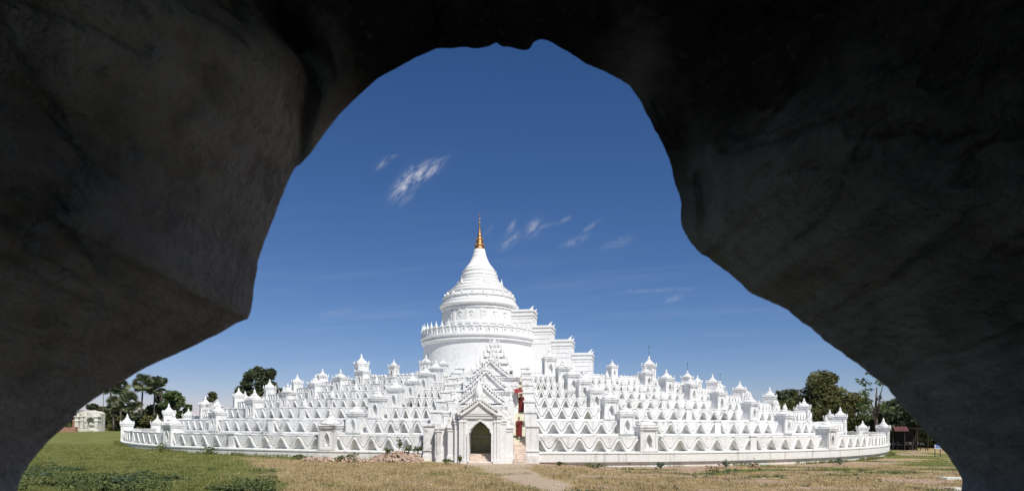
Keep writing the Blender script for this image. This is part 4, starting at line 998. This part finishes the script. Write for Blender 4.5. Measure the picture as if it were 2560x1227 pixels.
b0 = gbase(217, 140); root = empty('ruined_arch', b0); root.scale = (.84, .84, .80); tag(root, 'weathered grey plaster arch ruin with brick showing, standing on the grass far left', 'ruin')
def ruin_pillar(x, w_, h, d_=1.2):
    m = MB(); m.sq([(w_ * .62, -.2), (w_ * .62, .4), (w_ * .5, .5), (w_ * .46, h * .62), (w_ * .58, h * .66), (w_ * .58, h * .72), (w_ * .46, h * .76), (w_ * .5, h * .9), (w_ * .64, h * .94), (w_ * .6, h)], (x, 0, 0), d_); return m.build('pillar', M['ruin'], root, bevel=.04)
for x, w_, h in ((-2.3, .9, 4.0), (-1.1, .7, 4.1), (-.1, .6, 4.1), (2.6, .9, 4.0)): ruin_pillar(x, w_, h)
m = MB(); o_ = [(1.25 + 1.75 * cos(a), 2.5 + 1.9 * sin(a)) for a in [pi * j / 14 for j in range(15)]]; i_ = [(1.25 + 1.1 * cos(a), 2.3 + 1.45 * sin(a)) for a in [pi * j / 14 for j in range(15)]]
for j in range(14): m.prism([o_[j], o_[j + 1], i_[j + 1], i_[j]], -.5, .5)
m.build('arch', M['ruin'], root)
m = MB(); rg = []
for j in range(17):
    x = -3.0 + 6.0 * j / 16; tp = 4.2 + 1.25 * sqrt(max(0, 1 - (x / 3.2) ** 2)) + .2 * fbm((x, .3, .2)); rg.append([(x, .7, -.2), (x, .7, tp), (x, 2.6, tp + .1), (x, 2.6, -.2)])
m.rings(rg); m.build('back_wall', M['ruin'], root)
m = MB().box(.35, 2.15, .30, .66, 1.6, 2.3).box(.45, 2.05, .25, .66, 0, .5); m.build('niche_altar', M['ruin'], root, bevel=.05)
m = MB().box(-3.4, -2.8, -.3, 1.5, -.2, 3.1).box(-3.0, -2.7, -.5, 1.2, -.2, 2.2); m.build('broken_buttress', M['red_brick'], root)
b0 = gbase(160, 136); root = MB(); rg = []
for j in range(13):
    x = -2.6 + 5.2 * j / 12; tp = .85 + .35 * fbm((x * 1.3, 1, 1)); rg.append([(x, -.4, -.3), (x, -.4, tp), (x, .4, tp), (x, .4, -.3)])
root.rings(rg); tag(root.build('brick_wall', M['red_brick'], loc=b0), 'low broken red brick wall beside the ruined arch at the grass edge', 'wall')
b0 = gbase(258, 142); pl = empty('utility_pole', b0); tag(pl, 'thin pale pole standing beside the ruined arch under the palms', 'pole')
MB().tube([(0, 0, -.3), (.03, 0, 8.4)], [.09, .06], 8).build('shaft', M['palm_bark'], pl); MB().box(-.35, .35, -.04, .04, 7.9, 8.0).build('crossarm', M['bark'], pl)

M['stall_roof'] = simple('shade_dark_rusty_sheet', (.085, .02, .022), .8, 0, .3, 3); M['timber'] = simple('shade_dark_timber', (.022, .018, .015), .85); M['goods'] = simple('stacked_goods', (.12, .11, .10), .7, 0, .6, 5)  # roof and timber colours darkened to stand for tree shade
b0 = gbase(2262, 92); root = empty('market_stall', b0); tag(root, 'dark open market stall with a rusty red roof sheet, shaded by trees on the right', 'stall')
m = MB().prism([(-2.6, 3.15), (2.6, 2.9), (2.6, 2.98), (-2.6, 3.23)], -1.4, 1.6); m.build('roof', M['timber'], root)
m = MB()
rs = [[(-2.5 + 1.9 * j / 12, -1.5 - .5 * i, 3.25 - .62 * i + .03 * (j % 2)) for j in range(13)] for i in range(2)]
rs2 = [[(x, y + .03, z + .03) for x, y, z in reversed(r)] for r in rs]
m.rings([a + b for a, b in zip(rs, rs2)]); m.build('awning', M['stall_roof'], root)
for x in (-2.4, -.8, .9, 2.4):
    for y in (-1.3, 1.5): MB().box(x - .06, x + .06, y - .06, y + .06, -.3, 2.95).build('post', M['timber'], root)
for x in (-1.6, .05, 1.65): MB().box(x - .72, x + .72, -1.1, .2, .72, .80).box(x - .68, x - .60, -1.0, -.92, -.2, .72).box(x + .60, x + .68, -1.0, -.92, -.2, .72).box(x - .68, x - .60, .05, .13, -.2, .72).box(x + .60, x + .68, .05, .13, -.2, .72).build('table', M['timber'], root)
MB().box(-2.5, 2.5, 1.55, 1.62, .0, 2.6).build('back_panel', M['timber'], root)
rnd = random.Random(3)
for i, (x, cat, lab) in enumerate(((-2.0, 'crate', 'pale crate of goods on the stall table nearest the terraces'), (-1.3, 'basket', 'small basket on the stall table nearest the terraces'), (-.2, 'basket', 'basket on the middle stall table'), (.4, 'crate', 'taller crate on the middle stall table'), (1.4, 'basket', 'wide basket on the stall table nearest the blue sign'), (2.0, 'crate', 'crate at the end of the stall table nearest the blue sign'))):
    hgt = rnd.uniform(.2, .45); m = MB()
    if cat == 'basket': m.lathe([(.16, 0), (.24, hgt * .8), (.25, hgt), (.22, hgt), (.15, .03)], 14)
    else:
        for q in range(3): m.box(-.26, .26, -.22, -.19, .02 + q * hgt * .33, .02 + q * hgt * .33 + hgt * .26); m.box(-.26, .26, .19, .22, .02 + q * hgt * .33, .02 + q * hgt * .33 + hgt * .26)
        m.box(-.25, .25, -.187, .187, 0, hgt * .8)
    tag(m.build(cat, M['goods'], loc=(b0.x + x, b0.y - .5, b0.z + .803)), lab, cat, 'goods on the market stall')
b0 = gbase(2345, 74); root = empty('signboard', b0); tag(root, 'small blue and white signboard on posts near the right wall edge', 'sign')
M['sign_blue'] = simple('sign_blue', (.08, .16, .42), .5, 0, .1); M['sign_white'] = simple('sign_white', (.75, .77, .80), .5, 0, .05)
zc = at(2345, 1116, 74).z - b0.z; MB().box(-.36, .36, -.02, .02, zc - .22, zc + .25).build('panel', M['sign_blue'], root); MB().box(-.38, -.30, -.035, -.021, zc - .22, zc + .26).box(-.295, .37, -.035, -.021, zc - .23, zc - .17).box(-.2, .3, -.035, -.021, zc - .02, zc + .02).build('lettering_bar', M['sign_white'], root)
for x in (-.3, .3): MB().box(x - .03, x + .03, .021, .08, -.3, zc + .2).build('post', M['iron'], root)

# pieces of fallen plaster and bare brick at the foot of the right wall
for i, (x, y, dd, w_, h) in enumerate(((1795, 1166, 51.75, .9, .28), (1886, 1160, 52.55, .4, .42))):
    p = at(x, y, dd); q = Vector((p.x, dd, gz(p.x, dd) - .05)); rn = random.Random(70 + i); m = MB()
    for _ in range(26):
        bx, bz = rn.gauss(0, w_ * .4), abs(rn.gauss(0, h * .5)); m.add([Vector((bx, rn.uniform(-.1, .15), bz)) + Matrix.Rotation(rn.uniform(-.5, .5), 3, 'Y') @ Matrix.Rotation(rn.uniform(-.7, .7), 3, 'Z') @ Vector(v) for v in MB().box(-.11, .11, -.06, .06, -.035, .035).v], MB().box(0, 1, 0, 1, 0, 1).f)
    tag(m.build('fallen_bricks', M['rubble'], loc=q), ('wide low scatter of broken bricks at the foot of the right wall', 'upright clump of bare bricks where plaster broke off the right wall')[i], 'bricks')

# ------------------------------------------------------------------ ground cover
def blades(name, n, test, mat, hmin, hmax, wid, label, cat, seed, dmin=27, dmax=62, xlim=None):
    rnd = random.Random(seed); vs, fs = [], []; k = 0; tries = 0
    while k < n and tries < n * 60:
        tries += 1
        dd = dmin + (dmax - dmin) * rnd.random() ** 1.6; x = rnd.uniform(-.79, .72) * dd
        if xlim and not xlim[0] < x < xlim[1]: continue
        if (x - CX) ** 2 + (dd - CY) ** 2 < 52.4 ** 2: continue
        if GX - 4.6 < x < XR + 1 and dd > 48.6: continue
        if rnd.random() > test(x, dd): continue
        z = gz(x, dd); tuft = rnd.randint(2, 4)
        for _ in range(tuft):
            bx, by = x + rnd.gauss(0, .09), dd + rnd.gauss(0, .09); h = (hmin + (hmax - hmin) * rnd.random() ** 1.5) * (1 + 1.1 * max(-.6, fbm((x * .5, dd * .5, 41), 1, 3))); a = rnd.uniform(0, pi); lx, ly = rnd.gauss(0, .5) * h, rnd.gauss(0, .5) * h
            wx, wy = cos(a) * wid, sin(a) * wid; b = len(vs)
            vs += [(bx - wx, by - wy, z - .02), (bx + wx, by + wy, z - .02), (bx + wx * .6 + lx * .4, by + wy * .6 + ly * .4, z + h * .6), (bx - wx * .6 + lx * .4, by - wy * .6 + ly * .4, z + h * .6), (bx + lx, by + ly, z + h)]
            fs += [(b, b + 1, b + 2, b + 3), (b + 3, b + 2, b + 4)]
        k += 1
    m = MB(); m.v = vs; m.f = fs; tag(m.build(name, mat, norm=False), label, cat, kind='stuff')
blades('grass', 20000, lambda x, y: max(0, masks(x, y)[0] - .25), M['grass'], .05, .17, .014, 'short green grass on the left lawn and in patches by the wall', 'grass', 1, 27, 75)
blades('dry_grass', 24000, lambda x, y: max(0, 1 - masks(x, y)[0] * 1.2 - masks(x, y)[1] * 1.6 - 1.0 * masks(x, y)[2]), M['straw'], .04, .21, .017, 'dry straw coloured grass on the open ground before the pagoda', 'grass', 2)
# leafy weeds covering the near left lawn
rnd = random.Random(12); lf = MB(); lb = MB(); n = 0
while n < 800:
    dd = 27.5 + 17 * rnd.random() ** 1.7; x = rnd.uniform(-.80, -.36) * dd
    den = fbm((x * .33, dd * .33, 5.5), 1, 4) * 1.9 + .16 - (dd - 29) * .03
    if rnd.random() > den or masks(x, dd)[0] < .5: continue
    hh = rnd.uniform(.07, .34) * max(.4, 1 - (dd - 28) * .05); rr_ = rnd.uniform(.18, .42)
    leaves(lb if fbm((x * .25, dd * .25, 77), 1, 2) > .34 else lf, 34, (x, dd, gz(x, dd) + hh * .5), (rr_, rr_, hh), .085, rnd, .45, True); n += 1
tag(lf.build('ground_weeds', M['weed'], norm=False), 'leafy green weeds matting the near left corner of the lawn', 'weeds', kind='stuff')
tag(lb.build('bluish_ground_weeds', M['weed_blue'], norm=False), 'bluish leafed weeds in patches among the near left weeds', 'weeds', kind='stuff')
lf = MB(); rnd = random.Random(44); n = 0
while n < 150:
    dd = rnd.uniform(29, 50); x = rnd.uniform(2, 30)
    if (x - CX) ** 2 + (dd - CY) ** 2 < 53 ** 2 or masks(x, dd)[0] < .55 and rnd.random() > .03: continue
    leaves(lf, 18, (x, dd, gz(x, dd) + .07), (rnd.uniform(.12, .35), rnd.uniform(.12, .3), rnd.uniform(.05, .14)), .06, rnd, 1); n += 1
tag(lf.build('scattered_weeds', M['weed_blue'], norm=False), 'small grey green weeds scattered over the dry ground on the right', 'weeds', kind='stuff')

# uneven fringe of grass and herbs where the ring wall meets the ground
rnd = random.Random(91); vs, fs = [], []; l2 = MB()
for i in range(5200):
    ph = rnd.uniform(-1.25, 1.25); rr_ = 52.25 + abs(rnd.gauss(0, .35)); x, y, _ = pol(rr_, ph, 0)
    if XL - 1.2 < x < XR + 1.2: continue
    den = fbm((ph * 9, 3.3, 1.1), 1, 4) + (.35 if x < 0 else -.02)
    if rnd.random() > den * 1.5: continue
    z = gz(x, y)
    if rnd.random() < .07: leaves(l2, 16, (x, y, z + .12), (.2, .2, .16), .08, rnd, 1)
    for _ in range(3):
        h = rnd.uniform(.08, .34); a = rnd.uniform(0, pi); wx, wy = cos(a) * .016, sin(a) * .016; lx, ly = rnd.gauss(0, .4) * h, rnd.gauss(0, .4) * h; bx, by = x + rnd.gauss(0, .08), y + rnd.gauss(0, .08); b = len(vs)
        vs += [(bx - wx, by - wy, z - .02), (bx + wx, by + wy, z - .02), (bx + wx * .6 + lx * .4, by + wy * .6 + ly * .4, z + h * .6), (bx - wx * .6 + lx * .4, by - wy * .6 + ly * .4, z + h * .6), (bx + lx, by + ly, z + h)]
        fs += [(b, b + 1, b + 2, b + 3), (b + 3, b + 2, b + 4)]
m = MB(); m.v = vs; m.f = fs; m.add(l2.v, l2.f)
tag(m.build('wall_foot_grass', M['grass'], norm=False), 'ragged fringe of green grass and herbs along the foot of the lowest ring wall', 'grass', kind='stuff')
# loose stones and clods on the bare ground
rnd = random.Random(17); m = MB()
for i in range(420):
    dd = rnd.uniform(29, 51); x = rnd.uniform(-8, .6 * dd)
    if (x - CX) ** 2 + (dd - CY) ** 2 < 52.5 ** 2 or (GX - 4 < x < XR + 1 and dd > 48.5): continue
    near = sqrt((x - CX) ** 2 + (dd - CY) ** 2) - 52.4
    if rnd.random() > (.9 if near < 2.5 else .35): continue
    s_ = .03 + .10 * rnd.random() ** 3; z = gz(x, dd); q = [[(x + s_ * 1.3 * k_ * cos(a) * rnd.uniform(.8, 1.2), dd + s_ * k_ * sin(a), z + zz * s_) for a in [2 * pi * j / 6 for j in range(6)]] for k_, zz in ((.9, -.2), (1, .2), (.6, .6), (.1, .72))]
    m.rings(q)
tag(m.build('loose_stones', M['rubble']), 'loose stones and brick crumbs scattered over the bare ground', 'stones', kind='stuff')

for i, (x, y, dd, w_) in enumerate(((2384, 1170, 44, 2.2), (2396, 1204, 37, 2.0))):
    p = at(x, y, dd); m = MB().box(-w_ / 2, w_ / 2, -.55, .55, -.25, .07).box(-w_ / 2 + .1, w_ / 2 - .12, -.45, .45, .07, .13)
    tag(m.build('stone_slab', M['ruin'], loc=(p.x + .3, dd, gz(p.x, dd)), rz=.1 * i, bevel=.03), ('pale stone slab step at the right wall edge, the farther one', 'pale stone slab step at the right wall edge, the nearer one')[i], 'slab', 'stone slabs at the edge')
